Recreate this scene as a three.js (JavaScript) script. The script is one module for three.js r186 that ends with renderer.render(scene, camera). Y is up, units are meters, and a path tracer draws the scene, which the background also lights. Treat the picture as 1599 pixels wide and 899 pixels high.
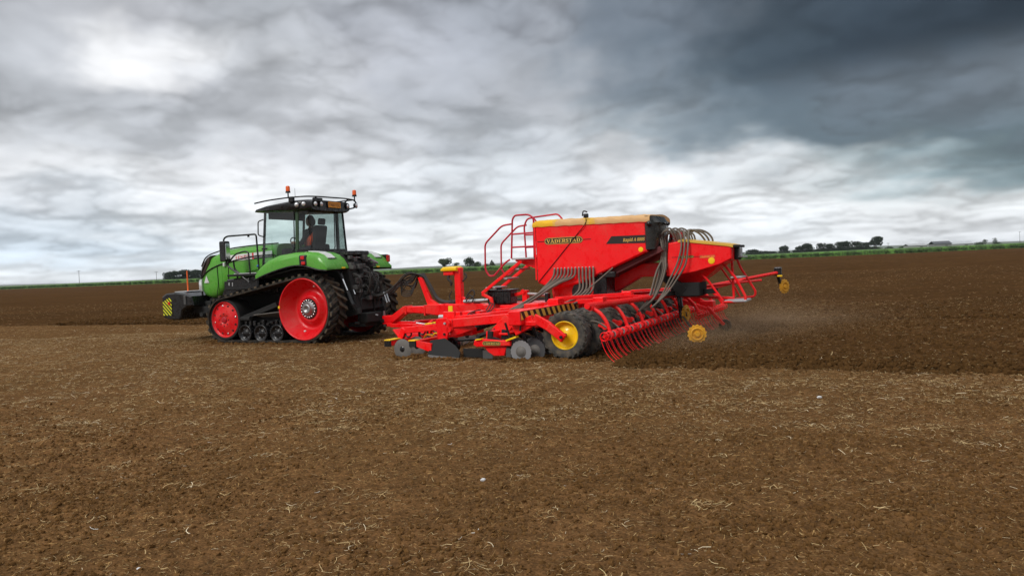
import * as THREE from 'three';
import { RoundedBoxGeometry } from 'three/addons/geometries/RoundedBoxGeometry.js';
import { mergeGeometries, toCreasedNormals } from 'three/addons/utils/BufferGeometryUtils.js';
import { MarchingCubes } from 'three/addons/objects/MarchingCubes.js';

// ------------------------------------------------------------------ camera, sky, sun, exposure
const R = Math.PI / 180;
const scene = new THREE.Scene();
const camera = new THREE.PerspectiveCamera(41.07, 1024 / 575, 0.1, 9000);
camera.rotation.order = 'YXZ';
camera.position.set(0, 1.65, 0);
camera.rotation.set(-1.742 * R, 0, -2.45 * R);

const renderer = new THREE.WebGLRenderer();
renderer.toneMapping = THREE.LinearToneMapping;
renderer.toneMappingExposure = 1.25;
renderer.shadowMap.enabled = true;

const sun = new THREE.DirectionalLight(new THREE.Color(1, 0.96, 0.9), 1.5);
sun.position.set(-46, 52, 50);
sun.castShadow = true;
sun.shadow.radius = 34;
Object.assign(sun.shadow.camera, { left: -40, right: 40, top: 40, bottom: -40, near: 1, far: 200 });
scene.add(sun, sun.target);

// ------------------------------------------------------------------ random and noise
function rng(seed) { let a = seed >>> 0; return () => { a = (a + 0x6D2B79F5) | 0; let t = Math.imul(a ^ (a >>> 15), 1 | a); t = (t + Math.imul(t ^ (t >>> 7), 61 | t)) ^ t; return ((t ^ (t >>> 14)) >>> 0) / 4294967296; }; }
const PERM = new Uint8Array(512);
{ const r = rng(7), p = [...Array(256).keys()]; for (let i = 255; i > 0; i--) { const j = Math.floor(r() * (i + 1)); [p[i], p[j]] = [p[j], p[i]]; } for (let i = 0; i < 512; i++) PERM[i] = p[i & 255]; }
const GX = [], GY = []; for (let i = 0; i < 16; i++) { GX.push(Math.cos(i * Math.PI / 8)); GY.push(Math.sin(i * Math.PI / 8)); }
function noise2(x, y, per = 256) {           // gradient noise, about -0.7..0.7, repeats every per cells
  const xf = Math.floor(x), yf = Math.floor(y), fx = x - xf, fy = y - yf;
  const x0 = ((xf % per) + per) % per & 255, x1 = (x0 + 1) % per & 255, y0 = ((yf % per) + per) % per & 255, y1 = (y0 + 1) % per & 255;
  const u = fx * fx * fx * (fx * (fx * 6 - 15) + 10), v = fy * fy * fy * (fy * (fy * 6 - 15) + 10);
  const a = PERM[PERM[x0] + y0] & 15, b = PERM[PERM[x1] + y0] & 15, c = PERM[PERM[x0] + y1] & 15, d = PERM[PERM[x1] + y1] & 15;
  const p = GX[a] * fx + GY[a] * fy, q = GX[b] * (fx - 1) + GY[b] * fy, r = GX[c] * fx + GY[c] * (fy - 1), s = GX[d] * (fx - 1) + GY[d] * (fy - 1);
  return (p + u * (q - p)) * (1 - v) + (r + u * (s - r)) * v;
}
function fbm(x, y, o = 4, per = 256, gain = 0.5) { let s = 0, a = 1, f = 1; for (let i = 0; i < o; i++) { s += a * noise2(x * f + i * 17, y * f + i * 29, per * f > 256 ? 256 : per * f); f *= 2; a *= gain; } return s; }
const lin = (c) => { c /= 255; return c <= 0.04045 ? c / 12.92 : ((c + 0.055) / 1.055) ** 2.4; };
const sstep = (a, b, x) => { const t = Math.min(1, Math.max(0, (x - a) / (b - a))); return t * t * (3 - 2 * t); };

// ------------------------------------------------------------------ sky: broken overcast with a rain cloud on the right; [azimuth, elevation, sRGB] of its main masses
const CLOUDS = [
[-31,16.7,165,168,175],[-23.6,17.4,170,172,178],[-17.4,17.9,160,165,172],[-8.5,18.1,160,165,175],[0.9,17.9,150,156,166],[10.2,17.3,112,122,134],[19,16.3,72,84,96],[27,15.1,60,72,84],[33.4,13.9,50,60,70],
[-31.9,14.4,170,175,182],[-28.3,14.7,200,203,208],[-26.2,15.6,246,247,248,0.4],[-24.6,14.5,255,255,255,0.45],[-22.4,15.3,250,251,253,0.4],[-24.9,13.3,236,238,242,0.4],[-20.3,15.3,226,229,233,0.5],[-17.6,15.4,190,194,200],[-10.9,15.5,190,193,200],[-4,15.5,165,170,180],[3.1,15.2,165,170,178],[10.1,14.8,112,124,136],[19,13.8,72,86,98],[27,12.7,66,78,90],[33.3,11.7,55,66,76],
[-31.3,11.8,180,184,190],[-27.7,12,178,183,190],[-21.9,12.3,185,188,195],[-15.5,12.5,190,195,202],[-11.1,12.5,215,218,224],[-4.1,12.4,175,180,188],[3,12.1,185,188,194],[10,11.7,130,142,152],[16.7,11.1,110,124,136],[23,10.4,75,90,102],[28.8,9.7,66,78,90],[33.3,9,60,72,82],
[-31.4,9.8,215,218,222],[-27.9,10,185,190,197],[-22,10.2,185,190,196],[-15.7,10.3,205,208,214],[-8.9,10.3,195,200,207],[-1.8,10.1,180,187,195],[5.3,9.8,195,200,206],[12.2,9.3,145,157,166],[18.8,8.7,100,115,125],[24.9,8.1,90,106,116],[30.5,7.4,72,88,98],[33.6,7,85,100,108],
[-31.6,7.4,225,227,230],[-26.1,7.6,222,225,228],[-18,7.6,225,227,231],[-9,7.5,215,219,224],[0.4,7.2,200,206,212],[9.8,6.7,225,228,232],[16.6,6.3,222,226,230],[22.9,5.7,210,215,218],[26.8,5.4,160,175,180],[30.4,5,120,138,145],[33.5,4.7,115,132,138],
[-31.7,5.4,205,211,218],[-28.1,5.5,200,208,216],[-22.3,5.5,232,234,237],[-13.7,5.3,225,229,232],[-6.8,5.1,210,216,222],[0.3,4.9,212,218,224],[9.7,4.4,222,226,230],[18.7,3.9,225,229,232],[26.7,3.3,228,231,233],[33.2,2.8,222,226,228],
[-31.7,3.8,196,207,217],[-28.2,3.8,205,214,222],[-22.4,3.7,222,227,231],[-9.2,3.4,222,226,230],[-2.2,3.1,225,229,232],[14.2,2.3,222,226,230],[20.7,1.9,215,221,226],[26.7,1.6,225,228,231],[33.1,1.2,218,222,226],
[-31.9,1.8,202,214,225],[-28.3,1.7,190,206,220],[-24.5,1.6,210,218,225],[-9.3,1,226,229,232],[-2.3,0.7,228,231,234],[18.5,0.2,222,226,229],
[-31.9,0.6,222,227,231],[-28.4,0.5,224,228,231],[-24.5,0.3,222,226,229],
// the rain cloud goes on above and to the right, the brighter deck to the left and overhead
[44,12,72,84,96],[44,5,140,155,162],[44,20,75,88,100],[24,24,85,98,110],[8,26,150,156,166],[-10,25,175,180,188],[-28,24,190,194,200],[-44,14,195,199,205],[-44,6,215,219,223],[56,14,120,132,142],[54,4,190,198,204],[38,34,120,130,140],[18,38,165,171,180],[-8,38,205,208,213],[-32,38,215,217,220],[44,1,215,220,224],[-44,1,215,222,228],
].map(([a, e, r, g, b, size = 1]) => [a, e, ...[r, g, b].map((c) => Math.sqrt(lin(c) / 1.25)), size]);
const deckAt = (el) => 0.5 + 0.06 * sstep(8, 0, el) - 0.31 * sstep(5, 12, el) + 0.85 * sstep(18, 55, el);   // overcast all round: grey bases at mid height, bright deck overhead
const puff = (x, y, per) => { let v = 0, a = 0.5, f = 1; for (let o = 0; o < 5; o++) { v += a * (o < 1 ? 0.52 + 1.0 * noise2(x * f, y * f, per * f) : Math.abs(noise2(x * f + o * 13, y * f + o * 7, Math.min(256, per * f))) * 1.7); f *= 2; a *= 0.47; } return v; };
{
  const W = 3072, H = 1536, data = new Float32Array(W * H * 4);
  for (let j = H / 2 - 2; j < H; j++) {
    const el = (j + 0.5) / H * 180 - 90, cy = Math.sin(Math.max(el, 0) * R), ce = Math.cos(el * R);
    for (let i = 0; i < W; i++) {
      let az = (i + 0.5) / W * 360 - 90; if (az > 180) az -= 360;        // 0 = ahead, + = right
      const X = az / 360 * 32, Y = 5.2 * Math.log(Math.max(0, el) + 4.5), low = 1 - sstep(4, 13, el);
      const n1 = fbm(X * 2 + 3.1, Y + 5.7, 4, 64), n2 = fbm(X * 2 + 41.3, Y + 17.9, 4, 64), qx = X + n1 * 0.1, qy = Y + n2 * 0.18;
      const D = puff(qx, qy * 0.75, 32) * (1 - low) + puff(qx * 2, qy * 1.2 + 9, 64) * low;                       // cloud body here and a little higher up
      const U = puff(qx, (qy + 0.2) * 0.75, 32) * (1 - low) + puff(qx * 2, (qy + 0.16) * 1.2 + 9, 64) * low;
      const az2 = az + n1 * 4 + (D - 0.37) * 3, el2 = Math.max(0, el + (n2 * 1.8 + (D - 0.37) * 2.4) * Math.min(1, 0.25 + el / 9));
      let sw = 0, r = 0, g = 0, b = 0;
      if (Math.abs(az) < 80 && el < 60) for (const c of CLOUDS) {
        const da = (az2 - c[0]) / (4.6 * c[5]), de = (el2 - c[1]) / ((0.7 + c[1] * 0.12) * c[5]), d = da * da + de * de;
        if (d > 40) continue;
        const w = Math.exp(-d * 0.9) * (c[5] < 1 ? 2 : 1) + 0.0002 * Math.exp(-d * 0.12); sw += w; r += w * c[2]; g += w * c[3]; b += w * c[4];
      }
      const wd = 0.0000015 + 0.002 * sstep(40, 75, Math.abs(az)) + 0.002 * sstep(26, 55, el);
      const m = deckAt(el);
      sw += wd; r += wd * Math.sqrt(0.98 * m); g += wd * Math.sqrt(m); b += wd * Math.sqrt(1.03 * m); r = (r / sw) ** 2; g = (g / sw) ** 2; b = (b / sw) ** 2;
      const n4 = fbm(X * 1.4 + 60, Y * 0.6 + 31, 3, 256);
      const lum = 1.25 * (0.3 * r + 0.6 * g + 0.1 * b), soft = 1 - 0.4 * sstep(0.3, 0.08, lum), fine = fbm(qx * 9 + 9, qy * 5 + 2, 3, 256, 0.6);
      let t = 1 + ((D - 0.36) * 0.4 + (sstep(0.22, 0.46, D) - 0.5) * 0.23 + (D - U) * 0.4 + fine * 0.035 + n4 * 0.3 + 0.08 * low) * soft;
      const o = (j * W + i) * 4;
      data[o] = r * t; data[o + 1] = g * t; data[o + 2] = b * t; data[o + 3] = t;
    }
  }
  // the rain cloud thins a little towards its lower edge
  const mid = [[], [], []]; for (let j = Math.round(H * 100 / 180); j < H * 110 / 180; j += 4) for (let i = 0; i < W; i += 8) for (let q = 0; q < 3; q++) mid[q].push(data[(j * W + i) * 4 + q]);
  const usual = mid.map((a) => a.sort((x, y) => x - y)[a.length >> 1]), um = (usual[0] + usual[1] + usual[2]) / 3;
  for (let j = H >> 1; j < H * 106 / 180; j++) { const el = (j + 0.5) / H * 180 - 90, f = 0.72 * (1 - sstep(9.8, 15.5, el)); for (let i = 0; i < W; i++) { const o = (j * W + i) * 4, d = f - (data[o] + data[o + 1] + data[o + 2]) / 3 / um; if (d > -0.12) { const e = d > 0.12 ? d : (d + 0.12) ** 2 / 0.48; for (let q = 0; q < 3; q++) data[o + q] = (data[o + q] + e * usual[q] * [0.93, 1.01, 1.07][q]) * (1 + Math.max(-0.14, Math.min(0.3, (data[o + 3] - 1) * 1.3)) * Math.min(1, e * 4)); } } }
  for (let o = 3; o < data.length; o += 4) data[o] = 1;
  for (let j = 0; j < H / 2 - 2; j++) for (let i = 0; i < W; i++) { const o = (j * W + i) * 4; data[o] = 0.09; data[o + 1] = 0.062; data[o + 2] = 0.042; data[o + 3] = 1; }
  const sky = new THREE.DataTexture(data, W, H, THREE.RGBAFormat, THREE.FloatType);
  sky.mapping = THREE.EquirectangularReflectionMapping; sky.magFilter = THREE.LinearFilter; sky.minFilter = THREE.LinearFilter; sky.needsUpdate = true;
  scene.background = sky; scene.environment = sky;
}

// ------------------------------------------------------------------ helpers
const taken = new Map();
function numbered(name) { const n = taken.get(name) ?? 0; taken.set(name, n + 1); return n ? `${name}_${String(n).padStart(3, '0')}` : name; }
const MX = 2.425, MZ = -16.273, YAW = -26 * R;       // the machines' line of travel: l runs backwards, w away from the camera
let L0 = 0, W0 = 0;                                   // l and w of the base of the thing being built
const V = (l, y, w) => new THREE.Vector3(l - L0, y, W0 - w);
const ground2 = (l, w) => [MX + l * Math.cos(YAW) + w * -Math.sin(YAW), MZ - l * Math.sin(YAW) - w * Math.cos(YAW)];   // world x, z
function thing(name, label, category, group) { const o = new THREE.Group(); o.name = numbered(name); o.userData = { label, category }; if (group) o.userData.group = group; scene.add(o); return o; }
function machine(name, label, category, l, w) { const o = thing(name, label, category); L0 = l; W0 = w; const [x, z] = ground2(l, w); o.position.set(x, 0, z); o.rotation.y = YAW; return o; }
function boxUV(g) {
  const p = g.attributes.position, n = g.attributes.normal, uv = new Float32Array(p.count * 2);
  for (let i = 0; i < p.count; i++) {
    const ax = Math.abs(n.getX(i)), ay = Math.abs(n.getY(i)), az = Math.abs(n.getZ(i));
    uv[2 * i] = ax > ay && ax > az ? p.getZ(i) : p.getX(i); uv[2 * i + 1] = ay >= ax && ay > az ? p.getZ(i) : p.getY(i);
  }
  g.setAttribute('uv', new THREE.BufferAttribute(uv, 2)); return g;
}
function flat(g) { const h = g.index ? g.toNonIndexed() : g.clone(); for (const k of Object.keys(h.attributes)) if (!['position', 'normal', 'uv'].includes(k)) h.deleteAttribute(k); if (!h.attributes.normal) h.computeVertexNormals(); if (!h.attributes.uv) boxUV(h); h.morphAttributes = {}; return h; }
function obj(name, geos, mat, parent, keepUV = false) {
  geos = Array.isArray(geos) ? geos : [geos];
  const list = geos.map(flat), g = list.length > 1 ? mergeGeometries(list, false) : list[0];
  if (!keepUV) boxUV(g);
  const m = new THREE.Mesh(g, mat); m.name = parent === scene ? numbered(name) : name; m.castShadow = m.receiveShadow = true; parent.add(m); return m;
}
function group(name, parent) { const o = new THREE.Group(); o.name = name; parent.add(o); return o; }
function tag(o, label, category, grp, kind) { if (label) o.userData.label = label; if (category) o.userData.category = category; if (grp) o.userData.group = grp; if (kind) o.userData.kind = kind; return o; }
function orient(g) {
  const p = g.attributes.position; let v = 0; const a = new THREE.Vector3(), b = new THREE.Vector3(), c = new THREE.Vector3();
  for (let i = 0; i < p.count; i += 3) { a.fromBufferAttribute(p, i); b.fromBufferAttribute(p, i + 1); c.fromBufferAttribute(p, i + 2); v += a.dot(b.cross(c)); }
  if (v < 0) for (let i = 0; i < p.count; i += 3) { const x = [p.getX(i), p.getY(i), p.getZ(i)]; p.setXYZ(i, p.getX(i + 2), p.getY(i + 2), p.getZ(i + 2)); p.setXYZ(i + 2, ...x); }
  return g;
}
function soup(tris, crease = 0.6) { const g = new THREE.BufferGeometry(); const a = new Float32Array(tris.length * 3); tris.forEach((p, i) => { a[3 * i] = p.x; a[3 * i + 1] = p.y; a[3 * i + 2] = p.z; }); g.setAttribute('position', new THREE.BufferAttribute(a, 3)); orient(g); return toCreasedNormals(g, crease); }
function loft(rings, { caps = true, crease = 0.6, raw = false } = {}) {          // rings of [l, y, w], all of one length, closed round
  const rr = rings.map((r) => r.map((q) => raw ? q : V(...q))), n = rr[0].length, t = [];
  for (let i = 0; i + 1 < rr.length; i++) for (let k = 0; k < n; k++) { const a = rr[i][k], b = rr[i][(k + 1) % n], c = rr[i + 1][(k + 1) % n], d = rr[i + 1][k]; t.push(a, b, c, a, c, d); }
  if (caps) for (const [r, f] of [[rr[0], 1], [rr[rr.length - 1], 0]]) { const m = new THREE.Vector3(); r.forEach((q) => m.addScaledVector(q, 1 / n)); for (let k = 0; k < n; k++) f ? t.push(m, r[(k + 1) % n], r[k]) : t.push(m, r[k], r[(k + 1) % n]); }
  return soup(t, crease);
}
function ring(l, y0, y1, w0, w1, e = 4, N = 24) {       // rounded rectangle across the machine at l
  const out = []; for (let k = 0; k < N; k++) { const a = (k + 0.5) / N * 2 * Math.PI, c = Math.cos(a), s = Math.sin(a); out.push([l, (y0 + y1) / 2 + (y1 - y0) / 2 * Math.sign(s) * Math.abs(s) ** (2 / e), (w0 + w1) / 2 + (w1 - w0) / 2 * Math.sign(c) * Math.abs(c) ** (2 / e)]); } return out;
}
function ex(pts, w0, w1, bevel = 0.012, curve = 4) {     // outline in l, y given a width from w0 to w1
  const s = new THREE.Shape(pts.map(([l, y]) => new THREE.Vector2(l - L0, y)));
  const g = new THREE.ExtrudeGeometry(s, { depth: w1 - w0 - 2 * bevel, bevelEnabled: bevel > 0, bevelThickness: bevel, bevelSize: bevel, bevelOffset: -bevel, bevelSegments: 1, curveSegments: curve });
  return g.translate(0, 0, W0 - w1 + bevel);
}
function exh(pts, y0, y1, bevel = 0.012) {               // outline in l, w given a height from y0 to y1
  const s = new THREE.Shape(pts.map(([l, w]) => new THREE.Vector2(l - L0, w)));
  const g = new THREE.ExtrudeGeometry(s, { depth: y1 - y0 - 2 * bevel, bevelEnabled: bevel > 0, bevelThickness: bevel, bevelSize: bevel, bevelOffset: -bevel, bevelSegments: 1 });
  return g.rotateX(-Math.PI / 2).translate(0, y0 + bevel, W0);
}
function exl(pts, l0, l1, bevel = 0.01) {                // outline in w, y given a length from l0 to l1
  const s = new THREE.Shape(pts.map(([w, y]) => new THREE.Vector2(w, y)));
  const g = new THREE.ExtrudeGeometry(s, { depth: l1 - l0 - 2 * bevel, bevelEnabled: bevel > 0, bevelThickness: bevel, bevelSize: bevel, bevelOffset: -bevel, bevelSegments: 1 });
  return g.rotateY(Math.PI / 2).translate(l0 - L0 + bevel, 0, W0);
}
function bx(l0, l1, y0, y1, w0, w1, r = 0.012) { const a = l1 - l0, b = y1 - y0, c = w1 - w0, g = r > 0 ? new RoundedBoxGeometry(a, b, c, 1, Math.min(r, a / 2.1, b / 2.1, c / 2.1)) : new THREE.BoxGeometry(a, b, c); return g.translate((l0 + l1) / 2 - L0, (y0 + y1) / 2, W0 - (w0 + w1) / 2); }
function basis(p, q) { const x = q.clone().sub(p), len = x.length(); x.normalize(); const up = Math.abs(x.y) > 0.97 ? new THREE.Vector3(1, 0, 0) : new THREE.Vector3(0, 1, 0), z = x.clone().cross(up).normalize(), y = z.clone().cross(x); return { len, m: new THREE.Matrix4().makeBasis(x, y, z).setPosition(p.clone().add(q).multiplyScalar(0.5)) }; }
function beam(p, q, w, h, r = 0.012) { const { len, m } = basis(V(...p), V(...q)), g = r > 0 ? new RoundedBoxGeometry(len, h, w, 1, Math.min(r, w / 2.1, h / 2.1)) : new THREE.BoxGeometry(len, h, w); return g.applyMatrix4(m); }
function rod(p, q, r, r2 = r, seg = 12) { const { len, m } = basis(V(...p), V(...q)); return new THREE.CylinderGeometry(r2, r, len, seg).rotateZ(-Math.PI / 2).applyMatrix4(m); }
function tubePts(pts, r, seg = 7, cap = true) {           // a round tube through Vector3 points
  const n = pts.length, rings = []; let u = null;
  for (let i = 0; i < n; i++) {
    const t = pts[Math.min(n - 1, i + 1)].clone().sub(pts[Math.max(0, i - 1)]).normalize();
    if (!u) { u = new THREE.Vector3(0, 1, 0); if (Math.abs(t.y) > 0.9) u.set(0, 0, 1); }
    u = u.clone().addScaledVector(t, -u.dot(t)).normalize(); const v = t.clone().cross(u), rad = typeof r === 'function' ? r(i / (n - 1)) : r;
    rings.push([...Array(seg).keys()].map((k) => pts[i].clone().addScaledVector(u, rad * Math.cos(k / seg * 2 * Math.PI)).addScaledVector(v, rad * Math.sin(k / seg * 2 * Math.PI))));
  }
  return loft(rings, { caps: cap, crease: 1.1, raw: true });
}
function pipe(pts, r, bend = 0.08, seg = 7) {             // straight runs with rounded corners
  const p = pts.map((q) => V(...q)), out = [p[0]];
  for (let i = 1; i + 1 < p.length; i++) {
    const a = p[i - 1].clone().sub(p[i]), b = p[i + 1].clone().sub(p[i]), k = Math.min(bend, a.length() * 0.45, b.length() * 0.45);
    const s = p[i].clone().addScaledVector(a.normalize(), k), e = p[i].clone().addScaledVector(b.normalize(), k);
    for (let j = 0; j <= 4; j++) { const t = j / 4; out.push(s.clone().multiplyScalar((1 - t) ** 2).addScaledVector(p[i], 2 * t * (1 - t)).addScaledVector(e, t * t)); }
  }
  out.push(p[p.length - 1]); return tubePts(out, r, seg);
}
function hose(pts, r, n = 18, seg = 6) { return tubePts(new THREE.CatmullRomCurve3(pts.map((q) => V(...q)), false, 'centripetal').getPoints(n), r, seg); }
function turned(prof, l, y, seg = 32) { return new THREE.LatheGeometry(prof.map(([r, w]) => new THREE.Vector2(Math.max(r, 0.0005), -w)), seg).rotateX(Math.PI / 2).translate(l - L0, y, W0); }   // [radius, w] about an axle across the machine
function put(g, l, y, w) { return g.translate(l - L0, y, W0 - w); }
function plate(l0, l1, y0, y1, w, name, mat, parent) { const g = new THREE.PlaneGeometry(l1 - l0, y1 - y0); put(g, (l0 + l1) / 2, (y0 + y1) / 2, w); return obj(name, g, mat, parent, true); }   // print facing the near side

// ------------------------------------------------------------------ textures and materials
function texture(W, H, f, srgb = true) { const d = new Uint8Array(W * H * 4); for (let j = 0; j < H; j++) for (let i = 0; i < W; i++) { const c = f(i / W, j / H), o = (j * W + i) * 4; d[o] = Math.max(0, Math.min(255, c[0])); d[o + 1] = Math.max(0, Math.min(255, c[1])); d[o + 2] = Math.max(0, Math.min(255, c[2])); d[o + 3] = 255; } const t = new THREE.DataTexture(d, W, H); if (srgb) t.colorSpace = THREE.SRGBColorSpace; t.wrapS = t.wrapT = THREE.RepeatWrapping; t.magFilter = THREE.LinearFilter; t.minFilter = THREE.LinearFilter; t.needsUpdate = true; return t; }
function canvasTex(w, h, draw) { const c = document.createElement('canvas'); c.width = w; c.height = h; draw(c.getContext('2d'), w, h); const t = new THREE.CanvasTexture(c); t.colorSpace = THREE.SRGBColorSpace; t.magFilter = THREE.LinearFilter; return t; }
const grime = texture(512, 512, (u, v) => { const n = fbm(u * 6, v * 6, 5, 6), s = fbm(u * 40, v * 40, 2, 40); const sp = Math.max(0, fbm(u * 28 + 3, v * 28 + 1, 3, 28) - 0.42) * 260, k = 240 + n * 16 + s * 12 - sp; return [k, k - 1, k - 3]; });
const gloss = texture(512, 512, (u, v) => { const k = 128 + fbm(u * 8, v * 8, 5, 8) * 130 + fbm(u * 50, v * 50, 2, 50) * 50; return [k, k, k]; }, false);
const dirt = texture(512, 512, (u, v) => { const n = fbm(u * 7 + 5, v * 7, 5, 7), t = Math.min(1, Math.max(0, 0.45 + n * 1.5 + fbm(u * 60, v * 60, 2, 60) * 0.5)); return [34 + 56 * t, 33 + 43 * t, 31 + 27 * t]; });
const dents = texture(256, 256, (u, v) => { const k = 128 + fbm(u * 3, v * 3, 3, 3) * 120; return [k, k, k]; }, false);
const C3 = (r, g, b) => new THREE.Color().setRGB(r, g, b);
const gam = (c) => 255 * (c <= 0.0031308 ? 12.92 * c : 1.055 * c ** (1 / 2.4) - 0.055);
let coats = 0;
function dusted(r, g, b) { const q = 3.7 * coats++, t = texture(512, 512, (u, v) => { const n = fbm(u * 4 + q, v * 4, 4, 4), sp = fbm(u * 60, v * 60 + q, 2, 60), m = Math.min(0.24, Math.max(0, n * 0.26 + sp * 0.14)) + (sp > 0.46 ? 0.12 : 0), k = 1 + 0.05 * n + 0.05 * sp; return [[r, 0.3], [g, 0.2], [b, 0.125]].map(([c, d]) => gam(c * k * (1 - m) + d * m)); }); t.repeat.set(0.55, 0.55); return t; }
const paint = (r, g, b, o = {}) => new THREE.MeshPhysicalMaterial({ color: 0xffffff, roughness: 0.8, roughnessMap: gloss, map: dusted(r, g, b), specularIntensity: 0.6, clearcoat: 0.2, clearcoatRoughness: 0.15, bumpMap: dents, bumpScale: 0.006, ...o });
const std = (r, g, b, rough = 0.7, metal = 0, o = {}) => new THREE.MeshStandardMaterial({ color: C3(r, g, b), roughness: rough, metalness: metal, ...o });
const M = {
  red: paint(0.93, 0.002, 0.006), darkRed: paint(0.42, 0.01, 0.02), green: paint(0.095, 0.34, 0.04), yellow: paint(0.95, 0.6, 0.008), wheelRed: paint(0.66, 0.003, 0.009),
  black: std(0.009, 0.009, 0.01, 0.6, 0, { roughnessMap: gloss }), matt: std(0.012, 0.012, 0.012, 0.9), grey: std(0.09, 0.09, 0.09, 0.6, 0.2, { map: grime }), greyPlate: std(0.17, 0.16, 0.15, 0.7, 0.2, { map: grime }),
  chrome: std(0.75, 0.76, 0.78, 0.18, 1), steel: std(0.42, 0.42, 0.44, 0.42, 0.85, { map: grime }), galv: std(0.5, 0.52, 0.54, 0.55, 0.5, { map: grime }),
  rubber: std(0.5, 0.5, 0.5, 0.92, 0, { map: dirt }), dusty: std(1, 1, 1, 0.95, 0, { map: dirt }), hose: std(0.165, 0.14, 0.115, 0.75, 0, { map: grime }), darkHose: std(0.03, 0.028, 0.026, 0.7, 0, { map: grime }),
  white: std(0.7, 0.72, 0.73, 0.5, 0, { map: grime }), amber: new THREE.MeshPhysicalMaterial({ color: C3(0.9, 0.16, 0.03), roughness: 0.25, transmission: 0.25 }), redLens: std(0.55, 0.01, 0.01, 0.25), orange: std(0.85, 0.14, 0.02, 0.6),
  glass: new THREE.MeshPhysicalMaterial({ color: C3(0.82, 0.9, 0.88), roughness: 0.03, transmission: 1, thickness: 0, ior: 1.5 }), darkGlass: new THREE.MeshPhysicalMaterial({ color: C3(0.42, 0.5, 0.48), roughness: 0.03, transmission: 1, thickness: 0, ior: 1.5 }), lamp: new THREE.MeshPhysicalMaterial({ color: C3(0.7, 0.72, 0.74), roughness: 0.15, metalness: 0.4, clearcoat: 1 }),
  railRed: paint(0.55, 0.01, 0.035), lidYellow: paint(0.7, 0.42, 0.06), discYellow: std(0.75, 0.36, 0.01, 0.6, 0, { map: grime }), tarp: null, seat: std(0.025, 0.025, 0.028, 0.9),
};
// ------------------------------------------------------------------ the field
const lw = (x, z) => { const dx = x - MX, dz = z - MZ, c = Math.cos(YAW), s = Math.sin(YAW); return [dx * c - dz * s, -(dx * s + dz * c)]; };   // world x, z -> l, w
const EDGE_NEAR = -4.03, EDGE_FAR = 4.12, DRILL_L = 0.95;
const wob = (l) => 0.16 * noise2(l * 0.7, 3.3) + 0.14 * noise2(l * 2.9, 8.1) + 0.06 * noise2(l * 8, 5.1);
const isDrilled = (l, w) => w > EDGE_FAR + wob(l) || (l > DRILL_L + 0.2 * noise2(w * 2, 1) && w > EDGE_NEAR + wob(l));
const billow = (x, y) => 0.5 - Math.abs(noise2(x, y)) * 1.6;
function groundY(x, z) {
  const d = Math.hypot(x, z), near = 1 - sstep(14, 40, d), [, w] = lw(x, z);
  const patch = sstep(-0.25, 0.3, fbm(x * 0.5 + 11, z * 0.5 + 4, 3));
  let h = 0.03 * fbm(x * 0.4, z * 0.4, 2) + 0.008 * Math.sin(w * 4.1 + 3 * noise2(x * 0.3, z * 0.3));
  if (near > 0) h += near * ((0.012 + 0.03 * patch) * billow(x * 2.6 + 5, z * 2.6) + (0.012 + 0.018 * patch) * billow(x * 7.5, z * 7.5 + 9) + 0.012 * noise2(x * 17, z * 17) + 0.007 * noise2(x * 36, z * 36));
  return h - 0.022;
}
function axis(lo, hi, a, b, step, grow) { const out = []; for (let v = a; v <= b + 1e-6; v += step) out.push(v); let s = step, v = b; while (v < hi) { s *= grow; v += s; out.push(v); } s = step; v = a; const left = []; while (v > lo) { s *= grow; v -= s; left.push(v); } return [...left.reverse(), ...out]; }
function grid(xs, zs, f, keep) {
  const nx = xs.length, nz = zs.length, pos = new Float32Array(nx * nz * 3), uv = new Float32Array(nx * nz * 2), idx = [];
  for (let j = 0; j < nz; j++) for (let i = 0; i < nx; i++) { const k = j * nx + i, p = f(xs[i], zs[j]); pos[3 * k] = p[0]; pos[3 * k + 1] = p[1]; pos[3 * k + 2] = p[2]; uv[2 * k] = p[0]; uv[2 * k + 1] = p[2]; }
  for (let j = 0; j + 1 < nz; j++) for (let i = 0; i + 1 < nx; i++) { if (keep && !keep((xs[i] + xs[i + 1]) / 2, (zs[j] + zs[j + 1]) / 2)) continue; const a = j * nx + i; idx.push(a, a + nx, a + 1, a + 1, a + nx, a + nx + 1); }
  const g = new THREE.BufferGeometry(); g.setAttribute('position', new THREE.BufferAttribute(pos, 3)); g.setAttribute('uv', new THREE.BufferAttribute(uv, 2)); g.setIndex(idx); g.computeVertexNormals(); return g;
}
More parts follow.
